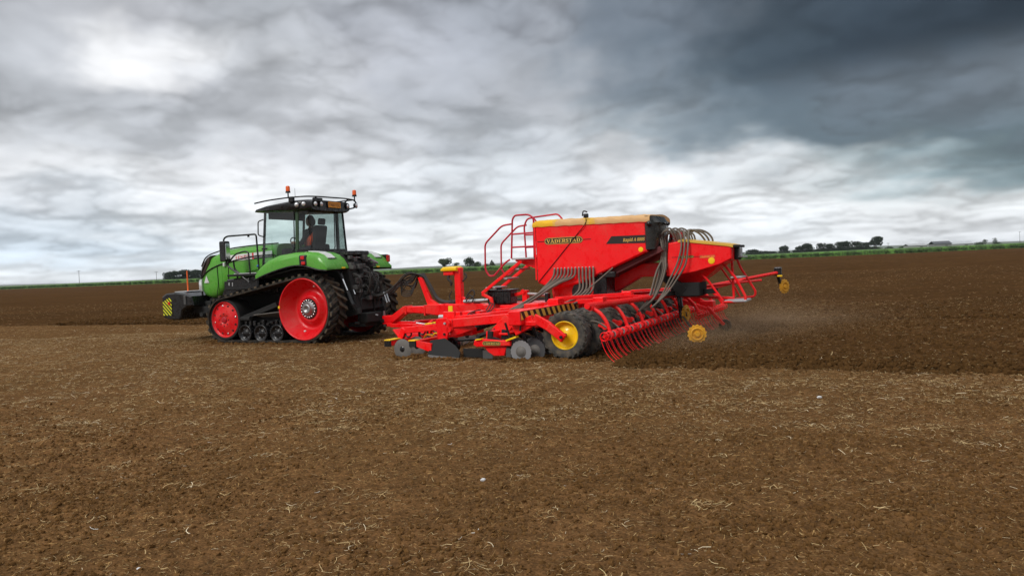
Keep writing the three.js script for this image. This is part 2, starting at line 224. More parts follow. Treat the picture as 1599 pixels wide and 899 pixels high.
// vertex colours: patches of paler, drier and of moister soil, with a grain of their own
function mottle(g, a = 0.16) {
  const p = g.attributes.position, c = new Float32Array(p.count * 3);
  for (let i = 0; i < p.count; i++) { const x = p.getX(i), z = p.getZ(i), t = 1 + a * (fbm(x * 0.11, z * 0.11, 3) * 0.9 + fbm(x * 1.3 + 7, z * 1.3, 3) * 0.9 + noise2(x * 9, z * 9) * 0.5); c[3 * i] = t; c[3 * i + 1] = t * (1 + 0.03 * noise2(x * 0.4, z * 0.4)); c[3 * i + 2] = t; }
  g.setAttribute('color', new THREE.BufferAttribute(c, 3)); return g;
}
function soilTexture(seed, base, straw) {
  const N = 2048, r = rng(seed), t = texture(N, N, (u, v) => { const a = fbm(u * 12, v * 12, 4, 12), b = fbm(u * 64, v * 64, 3, 64), c = noise2(u * 256, v * 256, 256); const k = 1 + a * 0.12 + b * 0.26 + c * 0.3; return [base[0] * k, base[1] * k, base[2] * k]; });
  const d = t.image.data, px = (x, y, c, al) => { x = ((x % N) + N) % N | 0; y = ((y % N) + N) % N | 0; const o = (y * N + x) * 4; for (let q = 0; q < 3; q++) d[o + q] = d[o + q] * (1 - al) + c[q] * al; };
  for (let s = 0; s < straw; s++) {                     // chaff and short straw lying in the soil
    const x = r() * N, y = r() * N, a = r() * 6.283, len = 4 + r() * r() * 46, cur = (r() - 0.5) * 0.04, tone = 0.55 + r() * 0.5, wd = r() < 0.4 ? 2 : 1; let th = a, qx = x, qy = y;
    for (let k = 0; k < len; k++) { for (let o = 0; o < wd; o++) px(qx, qy + o, [205 * tone, 170 * tone, 112 * tone], 0.75); qx += Math.cos(th); qy += Math.sin(th); th += cur; }
  }
  t.needsUpdate = true; return t;
}
function sheet(name, g, mat) { const o = new THREE.Mesh(g, mat); o.name = name; o.castShadow = o.receiveShadow = true; o.userData.kind = 'structure'; scene.add(o); return o; }
const soilBump = texture(1024, 1024, (u, v) => { const k = 128 + (0.5 - Math.abs(fbm(u * 20, v * 20, 3, 20))) * 90 + fbm(u * 90, v * 90, 2, 90) * 70 - 40; return [k, k, k]; }, false);
function soilMat(tex, tile, bump, btile) { tex.repeat.set(1 / tile, 1 / tile); const b = soilBump.clone(); b.repeat.set(1 / btile, 1 / btile); b.needsUpdate = true; return new THREE.MeshPhysicalMaterial({ map: tex, bumpMap: b, bumpScale: bump, roughness: 1, specularIntensity: 0, vertexColors: true }); }
const stubbleSoil = soilMat(soilTexture(11, [93, 68, 43], 9000), 4.2, 0.016, 1.7);
const freshSoil = soilMat(soilTexture(12, [74, 53, 32], 900), 4.6, 0.02, 1.3);
{
  const xs = axis(-4200, 4200, -4.6, 4.6, 0.026, 1.04), zs = axis(-4800, 300, -8.4, -3.4, 0.026, 1.026);
  const g = mottle(grid(xs, zs, (x, z) => { const [l, w] = lw(x, z); let y = groundY(x, z); const d = Math.hypot(x, z); if (d < 300 && isDrilled(l - 0.5, w - 0.3) ) y -= 0.06; return [x, y, z]; }));
  sheet('stubble_field', g, stubbleSoil);
}
function drilledY(x, z, l, w) {
  const d = Math.hypot(x, z), near = 1 - sstep(24, 70, d);
  let y = 0.018 + 0.02 * fbm(x * 0.4, z * 0.4, 2) + near * (0.014 * Math.sin(w * 25.1 + noise2(l * 0.8, w * 2)) * 0.6 + 0.028 * billow(x * 5.2, z * 5.2) + 0.02 * noise2(x * 13, z * 13) - 0.008);
  return y;
}
{
  const ws = axis(0, 300, 0, 1.2, 0.04, 1.03), ls = axis(-900, 900, -16, 12, 0.12, 1.05);
  const lip = (e) => e < 0.01 ? -0.09 : -0.03 * (1 - sstep(0, 1.3, e)) + 0.0 * Math.exp(-((e - 0.2) ** 2) / 0.02);
  const A = grid(ls, ws, (l, e) => { const w = EDGE_FAR + wob(l) + e, [x, z] = ground2(l, w); return [x, drilledY(x, z, l, w) + lip(e), z]; });
  const w2 = axis(0, 8.25, 0, 1.4, 0.035, 1.02).filter((e) => e < 8.3), l2 = axis(DRILL_L, 900, DRILL_L, 9, 0.05, 1.03).filter((l) => l >= DRILL_L);
  const B = grid(l2, w2, (l, e) => { const w = EDGE_NEAR + wob(l) + e * (EDGE_FAR - EDGE_NEAR) / 8.15, [x, z] = ground2(l, w); return [x, drilledY(x, z, l, w) + lip(e) + 0.018 * Math.exp(-e * 0.8) * billow(x * 2.6, z * 2.6) + 0.022 * Math.exp(-e * 0.9) * noise2(x * 8, z * 8) - (l < DRILL_L + 0.02 ? 0.08 : 0) + 0.002, z]; });
  for (const [n, g] of [['drilled_soil', A], ['drilled_swath', B]]) { mottle(g, 0.26); sheet(n, g, freshSoil); }
}
// straw, chaff and clods lying on the field
const dm = new THREE.Matrix4(), dq = new THREE.Quaternion(), de = new THREE.Euler(), dv = new THREE.Vector3(), ds = new THREE.Vector3(), dc = new THREE.Color();
function litter(name, label, geo, mat, items) {          // items: [x, y, z, rx, ry, rz, sx, sy, sz, r, g, b]
  const o = new THREE.InstancedMesh(geo, mat, items.length); o.name = numbered(name); o.castShadow = o.receiveShadow = true;
  items.forEach((t, i) => { dq.setFromEuler(de.set(t[3], t[4], t[5], 'YXZ')); dm.compose(dv.set(t[0], t[1], t[2]), dq, ds.set(t[6], t[7], t[8])); o.setMatrixAt(i, dm); o.setColorAt(i, dc.setRGB(t[9], t[10], t[11])); });
  o.userData = { kind: 'stuff', label }; scene.add(o); return o;
}
const surfaceY = (x, z) => { const [l, w] = lw(x, z); return isDrilled(l, w) ? drilledY(x, z, l, w) : groundY(x, z); };
function strawGeo(bend, kink, flat_) {                    // about one metre long; instances scale it down
  const pts = []; for (let i = 0; i <= 6; i++) { const t = i / 6 - 0.5; pts.push(new THREE.Vector3(t, kink * Math.abs(t) * -0.6 + bend * 0.25 * (0.25 - t * t), bend * (0.25 - t * t) + kink * (t > 0.1 ? (t - 0.1) * 0.9 : 0))); }
  const g = tubePts(pts, 0.022, 4); g.scale(1, flat_, 1); return boxUV(g);
}
{
  const r = rng(101), kinds = [strawGeo(0.08, 0, 0.6), strawGeo(-0.3, 0.3, 0.45), strawGeo(0.05, -0.6, 0.5), strawGeo(0.5, 0.1, 0.3)], lists = [[], [], [], []];
  const mat = new THREE.MeshStandardMaterial({ color: 0xffffff, roughness: 0.75 });
  const tones = [[0.42, 0.295, 0.13], [0.5, 0.37, 0.185], [0.33, 0.215, 0.09], [0.62, 0.52, 0.35], [0.26, 0.165, 0.075], [0.5, 0.4, 0.19]];
  const add = (x, z, len, lift, tilt, wide = 1) => {
    len *= 0.78; const t = tones[Math.floor(r() * r() * 6)], k = 0.75 + r() * 0.45, thick = Math.min(len * 1.5, 0.13) * (0.55 + r() * 0.65) * wide;
    lists[Math.floor(r() * 4)].push([x, surfaceY(x, z) + 0.006 + lift, z, (r() - 0.5) * 1.2, r() * 6.283, (r() - 0.5) * tilt, len, thick, thick * 1.1, t[0] * k, t[1] * k, t[2] * k]);
  };
  const place = (n, zmin, zmax, len) => { for (let i = 0; i < n;) { const z = Math.sqrt(zmin * zmin + r() * (zmax * zmax - zmin * zmin)), x = (r() * 2 - 1) * (0.74 * z + 0.8), [l, w] = lw(x, -z); const band = 0.35 + 0.75 * sstep(-10.5, -6.5, w), p = isDrilled(l, w) ? (l > 0 && w < EDGE_NEAR + 1.6 ? 0.34 : 0.16) : band * (0.45 + 1.1 * sstep(-0.35, 0.35, fbm(x * 0.7, z * 0.7 + 30, 3))); i += 0.25; if (r() > p) continue; i += 0.75; add(x, -z, len(), 0, 0.5); } };
  place(9000, 3.5, 9, () => 0.015 + r() * r() * 0.1);
  place(70000, 8, 24, () => 0.03 + r() * r() * 0.14);
  place(26000, 22, 60, () => 0.06 + r() * r() * 0.16);
  place(16000, 3.5, 10, () => 0.012 + r() * 0.03);          // chaff
  for (let k = 0; k < 160; k++) { const z = Math.sqrt(13 + r() * 200), x = (r() * 2 - 1) * (0.72 * z + 0.5); const [l, w] = lw(x, -z), len = 0.02 + r() * r() * 0.06, t = 0.5 + r() * 0.2; if (!isDrilled(l, w)) lists[1].push([x, surfaceY(x, -z) + 0.008, -z, (r() - 0.5) * 1.4, r() * 6.283, (r() - 0.5) * 0.8, len, len * 0.4, len * 1.6, t, t * 0.97, t * 0.88]); }   // pale husks
  for (let c = 0; c < 520; c++) {                             // tangled tufts
    const z = Math.sqrt(12 + r() * 290), x = (r() * 2 - 1) * (0.72 * z + 0.5), [l, w] = lw(x, -z); if (isDrilled(l, w)) continue;
    const n = 6 + Math.floor(r() * r() * 44), sx = 0.05 + n * 0.0032;
    for (let k = 0; k < n; k++) add(x + (r() + r() - 1) * sx * 1.7, -z + (r() + r() - 1) * sx, 0.025 + r() * 0.09, r() * 0.01, 0.7, 0.85);
  }
  lists.forEach((it, k) => litter('straw_litter', 'pale chopped straw scattered over the brown field', kinds[k], mat, it));
}
{
  const r = rng(202), kinds = [0, 1, 2].map((s) => { const g = new THREE.IcosahedronGeometry(1, 2), p = g.attributes.position; for (let i = 0; i < p.count; i++) { const x = p.getX(i), y = p.getY(i), z = p.getZ(i), k = 1 + 0.55 * fbm(x * 1.3 + s * 9 + z, y * 1.3 + z * 0.7, 2) + 0.2 * noise2(x * 4 + z * 3, y * 4 + s * 5); p.setXYZ(i, x * k, y * k * 0.72, z * k); } return toCreasedNormals(g.index ? g.toNonIndexed() : g, 0.9); });
  const lists = [[], [], []], mat = new THREE.MeshPhysicalMaterial({ color: 0xffffff, roughness: 1, specularIntensity: 0, map: grime });
  const add = (x, z, s) => { const [l, w] = lw(x, z), f = isDrilled(l + 0.4, w + 0.6), k = (f ? 0.66 : 1.02) * (0.8 + r() * 0.4); lists[Math.floor(r() * 3)].push([x, surfaceY(x, z) + s * 0.02, z, r() * 3, r() * 6.283, r() * 3, s * (0.8 + r() * 0.5), s * (0.7 + r() * 0.4), s * (0.8 + r() * 0.5), 0.122 * k, 0.064 * k, 0.024 * k]); };
  for (let i = 0; i < 80000; i++) { const z = Math.sqrt(12 + r() * r() * 130), x = (r() * 2 - 1) * (0.74 * z + 0.5), p = sstep(-0.3, 0.35, fbm(x * 0.5 + 11, -z * 0.5 + 4, 3)); if (r() > 0.25 + 0.75 * p) continue; add(x, -z, 0.0035 + 0.015 * r() ** 4); }
  for (let i = 0; i < 26000; i++) { const l = DRILL_L + 0.1 + r() * r() * 26, e = r() ** 1.9 * 9, w = EDGE_NEAR - 0.3 * r() + e, [x, z] = ground2(l, w); add(x, z, 0.008 + (0.028 + 0.012 * Math.exp(-e)) * r() ** 3); }
  for (let i = 0; i < 9000; i++) { const l = -26 + r() * 40, w = EDGE_FAR + 0.1 + r() * r() * 10, [x, z] = ground2(l, w); add(x, z, 0.012 + 0.035 * r() ** 3); }
  const berm = (n, l0, l1, w0, sp, big) => { for (let i = 0; i < n; i++) { const l = l0 + r() * (l1 - l0), w = w0 + (r() + r() - 1) * sp, [x, z] = ground2(l, w); add(x, z, 0.006 + big * r() ** 3); } };   // soil pushed up beside tracks, discs and wheels
  berm(1600, -10.4, -6.6, -1.76, 0.1, 0.035); berm(500, -6.6, -3.8, -1.4, 0.4, 0.03); berm(700, -3.5, -2.9, -3.68, 0.2, 0.035); berm(700, -2.7, -1.9, -3.78, 0.14, 0.04); berm(1200, -1.1, 0.5, -3.72, 0.25, 0.04); berm(2600, -0.9, 1.1, -2.6, 1.4, 0.04); berm(500, -10.8, -10.2, -1.4, 0.4, 0.03);
  lists.forEach((it, k) => litter('soil_clods', 'crumbled brown clods of soil covering the field', kinds[k], mat, it));
}
{ // pale stones
  const r = rng(303), spots = [[-0.285, -5.86, 0.017, 'small white stone on bare soil in the middle foreground'], [3.46, -8.73, 0.022, 'pale flat stone on the straw strewn soil behind the seed drill'], [-2.24, -4.42, 0.012, 'small white stone near the front left straw tufts']];
  for (const [x, z, s, label] of spots) { const g = new THREE.IcosahedronGeometry(s, 2), p = g.attributes.position, q = r() * 50; for (let i = 0; i < p.count; i++) { const k = 1 + 0.35 * noise2(p.getX(i) / s * 1.2 + q, p.getY(i) / s * 1.2 + p.getZ(i) / s); p.setXYZ(i, p.getX(i) * k * 1.25, p.getY(i) * k * 0.7, p.getZ(i) * k); } const o = obj('field_stone', toCreasedNormals(g, 0.8), std(0.62, 0.63, 0.65, 0.8, 0, { map: grime }), scene); o.position.set(x, groundY(x, z) + s * 0.45, z); tag(o, label, 'stone', 'pale stones on the field'); }
}
// ------------------------------------------------------------------ the tracked tractor
{
  const T = machine('tracked_tractor', 'green tracked tractor with black roof, red wheels and rubber tracks', 'tractor', -9.2, -0.35);
  T.position.y = -0.02;
  const side = () => { L0 = -9.2; W0 = -0.35; }, mid = () => { L0 = -9.53; W0 = 0; };   // running gear and mudguards; body on the centre line
  const r = rng(41);
  // tracks, one on each side
  const hull = (pts) => { pts.sort((a, b) => a[0] - b[0] || a[1] - b[1]); const half = (q) => { const h = []; for (const p of q) { while (h.length > 1 && (h[h.length - 1][0] - h[h.length - 2][0]) * (p[1] - h[h.length - 2][1]) - (h[h.length - 1][1] - h[h.length - 2][1]) * (p[0] - h[h.length - 2][0]) <= 1e-9) h.pop(); h.push(p); } h.pop(); return h; }; return [...half(pts), ...half(pts.slice().reverse())]; };
  const DR = [-7.34, 0.83, 0.775], ID = [-9.89, 0.6, 0.545], round = (c, rad) => [...Array(120).keys()].map((k) => [c[0] + rad * Math.cos(k / 120 * 2 * Math.PI), c[1] + rad * Math.sin(k / 120 * 2 * Math.PI)]);
  const loopPts = hull([...round(DR, DR[2]), ...round(ID, ID[2])]);
  const cum = [0]; for (let i = 0; i < loopPts.length; i++) { const a = loopPts[i], b = loopPts[(i + 1) % loopPts.length]; cum.push(cum[i] + Math.hypot(b[0] - a[0], b[1] - a[1])); }
  const total = cum[loopPts.length], at = (s) => { s = ((s % total) + total) % total; let i = 0; while (cum[i + 1] < s) i++; const a = loopPts[i], b = loopPts[(i + 1) % loopPts.length], t = (s - cum[i]) / (cum[i + 1] - cum[i]); return [a[0] + (b[0] - a[0]) * t, a[1] + (b[1] - a[1]) * t]; };
  const frame = (s) => { const p = at(s), a = at(s - 0.05), b = at(s + 0.05), d = Math.hypot(b[0] - a[0], b[1] - a[1]); return [p, [(b[0] - a[0]) / d, (b[1] - a[1]) / d]]; };   // counter-clockwise: outward = (ty, -tx)
  const lugShape = (side) => { // one bar of the chevron tread: x along the belt, y outwards, z across
    const q = (x, y, z) => new THREE.Vector3(x + Math.abs(z) * 0.52, y, side * z), A = [];
    const c = [[0.012, 0.055], [0.298, 0.06]].map(([z, hw]) => [q(-hw, -0.006, z), q(-hw * 0.7, 0.05, z), q(hw * 0.7, 0.05, z), q(hw, -0.006, z)]);
    A.push(c[0], c[1]); return boxUV(loft(A, { raw: true, crease: 0.2 }));
  };
  const lugs = [lugShape(1), lugShape(-1)], NL = 46, lugMat = [M.dusty, M.rubber];
  for (const s of [-1, 1]) {
    side(); const w0 = s < 0 ? -1.7 : 0.38, w1 = w0 + 0.62, wc = (w0 + w1) / 2;
    const N = 150, t = [];
    const sec = [...Array(N).keys()].map((k) => { const [p, d] = frame(k / N * total), o = [d[1], -d[0]]; const f = (h, w) => V(p[0] + o[0] * h, p[1] + o[1] * h, w); return [f(0, w0), f(0, w1), f(-0.035, w1), f(-0.035, w0)]; });
    for (let k = 0; k < N; k++) for (let j = 0; j < 4; j++) { const a = sec[k][j], b = sec[k][(j + 1) % 4], c = sec[(k + 1) % N][(j + 1) % 4], e = sec[(k + 1) % N][j]; t.push(a, b, c, a, c, e); }
    const belt = obj('rubber_track', soup(t, 0.5), M.rubber, T);
    for (let k = 0; k < NL; k++) for (const h of [0, 1]) {
      const [p, d] = frame((k + h * 0.5) / NL * total), m = new THREE.Mesh(lugs[h], lugMat[r() < 0.55 ? 0 : 1]); m.name = 'tread_lug'; m.castShadow = m.receiveShadow = true;
      const X = new THREE.Vector3(-d[0], -d[1], 0), Y = new THREE.Vector3(d[1], -d[0], 0), Z = new THREE.Vector3(0, 0, 1); if (X.clone().cross(Y).z < 0) Z.negate();
      m.matrixAutoUpdate = true; m.quaternion.setFromRotationMatrix(new THREE.Matrix4().makeBasis(X, Y, X.clone().cross(Y))); m.position.copy(V(p[0], p[1], wc)); belt.add(m);
    }
    // drive wheel: a deep red dish in a steel ring, with a bolted hub
    const f = (list) => list.map(([rad, w]) => [rad, s < 0 ? w0 + w : w1 - w]);
    const dw = obj('drive_wheel', turned(f([[0.735, 0.56], [0.735, 0.01], [0.722, -0.012], [0.7, -0.004], [0.69, 0.03], [0.665, 0.06], [0.52, 0.3], [0.47, 0.335], [0.43, 0.34], [0.38, 0.31], [0.33, 0.235], [0.30, 0.22], [0.19, 0.22], [0.19, 0.34]]), DR[0], DR[1], 64), M.wheelRed, T);
    obj('hub', turned(f([[0.19, 0.225], [0.185, 0.19], [0.13, 0.18], [0.125, 0.12], [0.10, 0.105], [0.055, 0.105], [0.05, 0.135], [0, 0.135]]), DR[0], DR[1], 28), M.steel, dw);
    obj('hub_ring', turned(f([[0.185, 0.2], [0.185, 0.198], [0.238, 0.203], [0.24, 0.22]]), DR[0], DR[1], 36), M.matt, dw);
    for (let k = 0; k < 18; k++) { const a = k / 18 * 6.283; obj('wheel_bolt', turned(f([[0, 0.17], [0.017, 0.17], [0.02, 0.185], [0.02, 0.225]]), DR[0] + 0.205 * Math.cos(a), DR[1] + 0.205 * Math.sin(a), 6), M.chrome, dw); }
    for (const a of [1.25, 4.4]) obj('bolt_cover', turned(f([[0, 0.21], [0.022, 0.21], [0.028, 0.25]]), DR[0] + 0.56 * Math.cos(a), DR[1] + 0.56 * Math.sin(a), 10), M.white, dw);
    // idler
    const iw = obj('idler_wheel', turned(f([[0.45, 0.1], [0.45, 0.045], [0.44, 0.035], [0.425, 0.04], [0.415, 0.075], [0.38, 0.08], [0.33, 0.05], [0.20, 0.03], [0.19, 0.02], [0.10, 0.02], [0.085, 0.07], [0, 0.07]]), ID[0], ID[1], 48), M.wheelRed, T);
    obj('idler_drum', turned(f([[0.3, 0.58], [0.5, 0.58], [0.505, 0.07], [0.49, 0.045], [0.452, 0.045], [0.45, 0.12], [0.3, 0.12]]), ID[0], ID[1], 40), M.matt, iw);
    obj('hub_cap', turned(f([[0.085, 0.03], [0.08, 0.008], [0.03, 0.004], [0, 0.004]]), ID[0], ID[1], 20), M.darkRed, iw);
    for (let k = 0; k < 8; k++) { const a = k / 8 * 6.283; obj('wheel_bolt', turned(f([[0, 0.008], [0.014, 0.008], [0.016, 0.03]]), ID[0] + 0.15 * Math.cos(a), ID[1] + 0.15 * Math.sin(a), 6), M.matt, iw); }
    for (let k = 0; k < 12; k++) { const a = k / 12 * 6.283 + 0.2; obj('vent_hole', turned(f([[0, 0.052], [0.024, 0.052], [0.027, 0.066]]), ID[0] + 0.35 * Math.cos(a), ID[1] + 0.35 * Math.sin(a), 10), k % 3 ? M.matt : M.chrome, iw); }
    for (const l of [-9.25, -8.74, -8.23]) { // rollers
      const ro = obj('track_roller', turned(f([[0.215, 0.58], [0.215, 0.06], [0.205, 0.045], [0.165, 0.045], [0.155, 0.09], [0.10, 0.11], [0.08, 0.07], [0, 0.065]]), l, 0.262, 30), M.black, T);
      for (let k = 0; k < 6; k++) { const a = k / 6 * 6.283; obj('wheel_bolt', turned(f([[0, 0.085], [0.012, 0.085], [0.014, 0.11]]), l + 0.12 * Math.cos(a), 0.262 + 0.12 * Math.sin(a), 6), M.steel, ro); }
    }
    const u0 = w0 + 0.12, u1 = w1 - 0.12;
    obj('undercarriage_frame', [ex([[-9.9, 0.5], [-9.3, 0.62], [-8.2, 0.75], [-7.7, 0.9], [-7.7, 0.62], [-8.3, 0.46], [-9.9, 0.42]], u0 + 0.22, u1), bx(-9.45, -8.05, 0.3, 0.44, u0 + 0.1, u1), beam([-9.5, 0.6, wc], [-8.3, 0.95, wc], 0.3, 0.12), rod([-9.4, 0.62, u0], [-9.1, 0.62, u0], 0.06)], M.matt, T);
    obj('guard_plate', loft([[[-8.95, 0.6, u0 + 0.3], [-8.95, 0.62, u0 + 0.3], [-8.98, 0.72, u0 - 0.02], [-8.98, 0.7, u0 - 0.02]], [[-7.98, 0.62, u0 + 0.3], [-7.98, 0.64, u0 + 0.3], [-7.98, 0.8, u0 - 0.02], [-7.98, 0.78, u0 - 0.02]]]), M.greyPlate, T);
    const pb = []; for (let k = 0; k < 9; k++) pb.push(bx(-9.3 + k * 0.14, -9.22 + k * 0.14, 0.42 + r() * 0.06, 0.5 + r() * 0.1, u0 - 0.02, u0 + 0.1)); obj('axle_blocks', pb, M.black, T);
    // mudguard
    const wo = s < 0 ? -1.64 : 0.94, wi = s < 0 ? -0.84 : 0.14, mix = (k) => wo + (wi - wo) * k;
    const st = [[-8.82, 1.72, 1.58], [-8.72, 1.86, 1.63], [-8.45, 2.02, 1.71], [-8.1, 2.13, 1.8], [-7.67, 2.18, 1.87], [-7.3, 2.18, 1.86], [-7.05, 2.15, 1.8], [-6.88, 2.09, 1.755], [-6.74, 1.98, 1.74], [-6.66, 1.86, 1.73], [-6.62, 1.78, 1.73]];
    obj('mudguard', loft(st.map(([l, yt, yb], i) => { const e = i > 5 ? 0 : 0.06, wi = l < -7.75 ? (s < 0 ? -1.19 : 0.49) : s < 0 ? -0.84 : 0.14, mix = (k) => wo + (wi - wo) * k; return [[l, yb, mix(0)], [l, (yb + yt) / 2 + 0.02, mix(-0.01)], [l, yt - 0.045, mix(0.03 + e)], [l, yt - 0.01, mix(0.11 + e)], [l, yt, mix(0.3)], [l, yt + 0.01, mix(0.65)], [l, yt, mix(1)], [l, yt - 0.03, mix(1)], [l, yt - 0.04, mix(0.3)], [l, yb, mix(0.05)]]; }), { crease: 0.75 }), M.green, T);
    obj('mudguard_rim', hose([[-8.84, 1.56, mix(0)], [-8.45, 1.69, mix(-0.005)], [-7.67, 1.85, mix(-0.01)], [-7.3, 1.845, mix(-0.01)], [-7.05, 1.785, mix(-0.005)], [-6.88, 1.74, mix(0)], [-6.63, 1.715, mix(0)]], 0.022, 24), M.black, T);
    obj('wheel_arch_liner', loft([[-8.7, 1.58], [-8.2, 1.68], [-7.6, 1.78], [-7.1, 1.76], [-6.75, 1.7]].map(([l, y]) => [[l, y, mix(0.06)], [l, y + 0.02, mix(0.06)], [l, y + 0.02, mix(0.95)], [l, y, mix(0.95)]])), M.matt, T);
    // work lamp panel, reflectors and tail lamp of the mudguard
    obj('lamp_panel', loft([[-7.34, 2.19], [-7.05, 2.158], [-6.88, 2.098], [-6.76, 2.004]].map(([l, y]) => [[l, y - 0.01, mix(0.3)], [l, y + 0.012, mix(0.3)], [l, y + 0.012, mix(0.62)], [l, y - 0.01, mix(0.62)]])), M.white, T);
    obj('panel_edge', beam([-7.36, 2.194, mix(0.28)], [-7.36, 2.194, mix(0.64)], 0.03, 0.02, 0), M.black, T); obj('panel_edge', beam([-6.75, 2.0, mix(0.28)], [-6.75, 2.0, mix(0.64)], 0.03, 0.02, 0), M.black, T);
    const lw0 = wo - 0.03;
    if (s < 0) { const tl = obj('tail_lamp', bx(-7.42, -7.2, 1.86, 2.1, lw0, lw0 + 0.1, 0.03), M.black, T); obj('lens', bx(-7.36, -7.25, 1.99, 2.08, lw0 - 0.015, lw0 + 0.02, 0.02), M.redLens, tl); obj('lens', bx(-7.34, -7.23, 1.87, 1.95, lw0 - 0.015, lw0 + 0.02, 0.02), M.redLens, tl); }
    else { const tl = obj('tail_lamp', bx(-6.95, -6.7, 1.86, 2.08, 0.86, 0.97, 0.03), M.black, T); obj('lens', bx(-6.72, -6.66, 1.88, 2.06, 0.85, 0.96, 0.02), M.redLens, tl); }
    obj('reflector', bx(-6.63, -6.6, 1.745, 1.785, mix(0.75) - 0.06, mix(0.75) + 0.06, 0.01), M.yellow, T);
    const tri = new THREE.Shape([new THREE.Vector2(-0.055, 0), new THREE.Vector2(0.055, 0), new THREE.Vector2(0, 0.14)]);
    obj('triangle_emblem', put(new THREE.ExtrudeGeometry(tri, { depth: 0.004, bevelEnabled: false }).rotateX(-0.95).rotateY(Math.PI / 2), -6.7, 1.92, mix(0.78)), M.white, T);
  }
  // hood and nose
  mid();
  const hood = obj('hood', loft([ring(-11.0, 1.3, 2.36, -0.58, 0.58, 5), ring(-10.84, 1.45, 2.4, -0.58, 0.58, 5), ring(-10.3, 1.5, 2.44, -0.58, 0.58, 5), ring(-9.65, 1.5, 2.46, -0.58, 0.58, 5), ring(-9.1, 1.5, 2.46, -0.58, 0.58, 5)], { crease: 0.9 }), M.green, T);
  const nose = obj('nose', loft([ring(-11.82, 1.3, 1.98, -0.48, 0.48, 4), ring(-11.74, 1.15, 2.08, -0.55, 0.55, 4.5), ring(-11.5, 1.1, 2.21, -0.585, 0.585, 5), ring(-11.25, 1.12, 2.3, -0.59, 0.59, 5), ring(-11.0, 1.3, 2.365, -0.585, 0.585, 5)], { crease: 0.9 }), M.green, T);
  const grilleMat = std(0.035, 0.02, 0.016, 0.7);
  const gr = obj('grille', loft([ring(-11.9, 1.45, 1.95, -0.4, 0.4, 4), ring(-11.84, 1.38, 2.03, -0.5, 0.5, 4), ring(-11.72, 1.55, 2.12, -0.565, 0.565, 4.5), ring(-11.52, 1.85, 2.235, -0.6, 0.6, 5), ring(-11.42, 2.02, 2.262, -0.6, 0.6, 5)], { crease: 0.9 }), grilleMat, nose);
  const gs = []; for (let k = 0; k < 9; k++) gs.push(bx(-11.91 + 0.004 * k, -11.88 + 0.004 * k, 1.48 + k * 0.05, 1.5 + k * 0.05, -0.42, 0.42, 0.004)); for (const g of gs) obj('grille_bar', g, M.black, gr);
  obj('headlamp', [loft([ring(-11.87, 1.3, 1.62, -0.57, -0.4, 4, 16), ring(-11.74, 1.3, 1.66, -0.6, -0.4, 4, 16)])], M.lamp, nose);
  obj('headlamp', [loft([ring(-11.87, 1.3, 1.62, 0.4, 0.57, 4, 16), ring(-11.74, 1.3, 1.66, 0.4, 0.6, 4, 16)])], M.lamp, nose);
  for (const s of [-1, 1]) {
    const k = 0.597 * s;
    obj('hood_trim', hose([[-11.9, 1.98, 0.42 * s], [-11.6, 2.21, 0.52 * s], [-11.2, 2.335, 0.52 * s], [-10.6, 2.41, 0.5 * s], [-9.7, 2.45, 0.5 * s], [-9.1, 2.46, 0.5 * s]], 0.018, 24), M.black, nose);
    obj('hood_trim', hose([[-11.83, 1.2, 0.5 * s], [-11.83, 1.5, 0.52 * s], [-11.76, 1.78, 0.55 * s], [-11.55, 2.06, 0.592 * s], [-11.44, 2.2, 0.56 * s]], 0.024, 20), M.black, nose);
    obj('hood_trim', hose([[-11.78, 1.66, 0.57 * s], [-11.5, 1.84, k], [-11.1, 1.98, k], [-10.9, 2.02, k], [-10.4, 2.1, k], [-9.9, 2.16, k], [-9.2, 2.18, k]], 0.017, 24), M.black, nose);
    obj('hood_seam', [pipe([[-11.15, 1.96, k], [-11.13, 1.5, k], [-11.2, 1.16, k]], 0.009), pipe([[-10.75, 2.02, 0.585 * s], [-10.78, 1.55, 0.585 * s]], 0.009)], M.black, nose);
    obj('hood_rib', [0.0, 0.12, 0.24, 0.36].map((d) => hose([[-10.5 + d, 1.66, 0.585 * s], [-10.1 + d, 1.78 + d * 0.2, 0.588 * s], [-9.4, 1.86 + d * 0.45, 0.585 * s]], 0.012, 10)), M.green, hood);
    const fr = new THREE.Shape([new THREE.Vector2(-0.09, 0), new THREE.Vector2(0.09, 0), new THREE.Vector2(0.0, 0.19)]);
    obj('triangle_emblem', put(new THREE.ExtrudeGeometry(fr, { depth: 0.006, bevelEnabled: false }), -11.55, 1.53, s < 0 ? -0.594 : 0.588), M.white, nose);
  }
  const brand = new THREE.MeshStandardMaterial({ roughness: 0.5, map: canvasTex(1024, 128, (c, w, h) => { c.fillStyle = '#e4e6e6'; c.fillRect(0, 0, w, h); c.fillStyle = '#d64a4a'; c.fillRect(0, 0, 34, h); c.fillStyle = '#c8373c'; c.font = 'bold 104px sans-serif'; c.textBaseline = 'middle'; c.textAlign = 'center'; c.fillText('FENDT', 330, h / 2 + 6); c.fillStyle = '#d64a4a'; c.fillRect(560, 0, 40, h); c.fillStyle = '#3d4644'; c.fillRect(600, 98, 424, 30); }) });
  { const g = new THREE.PlaneGeometry(1.5, 0.16, 12, 1), p = g.attributes.position; for (let i = 0; i < p.count; i++) { const x = p.getX(i); p.setY(i, p.getY(i) + 0.06 * (x / 1.5)); } put(g, -9.98, 2.17, -0.594); obj('side_stripe', g, brand, hood, true); }
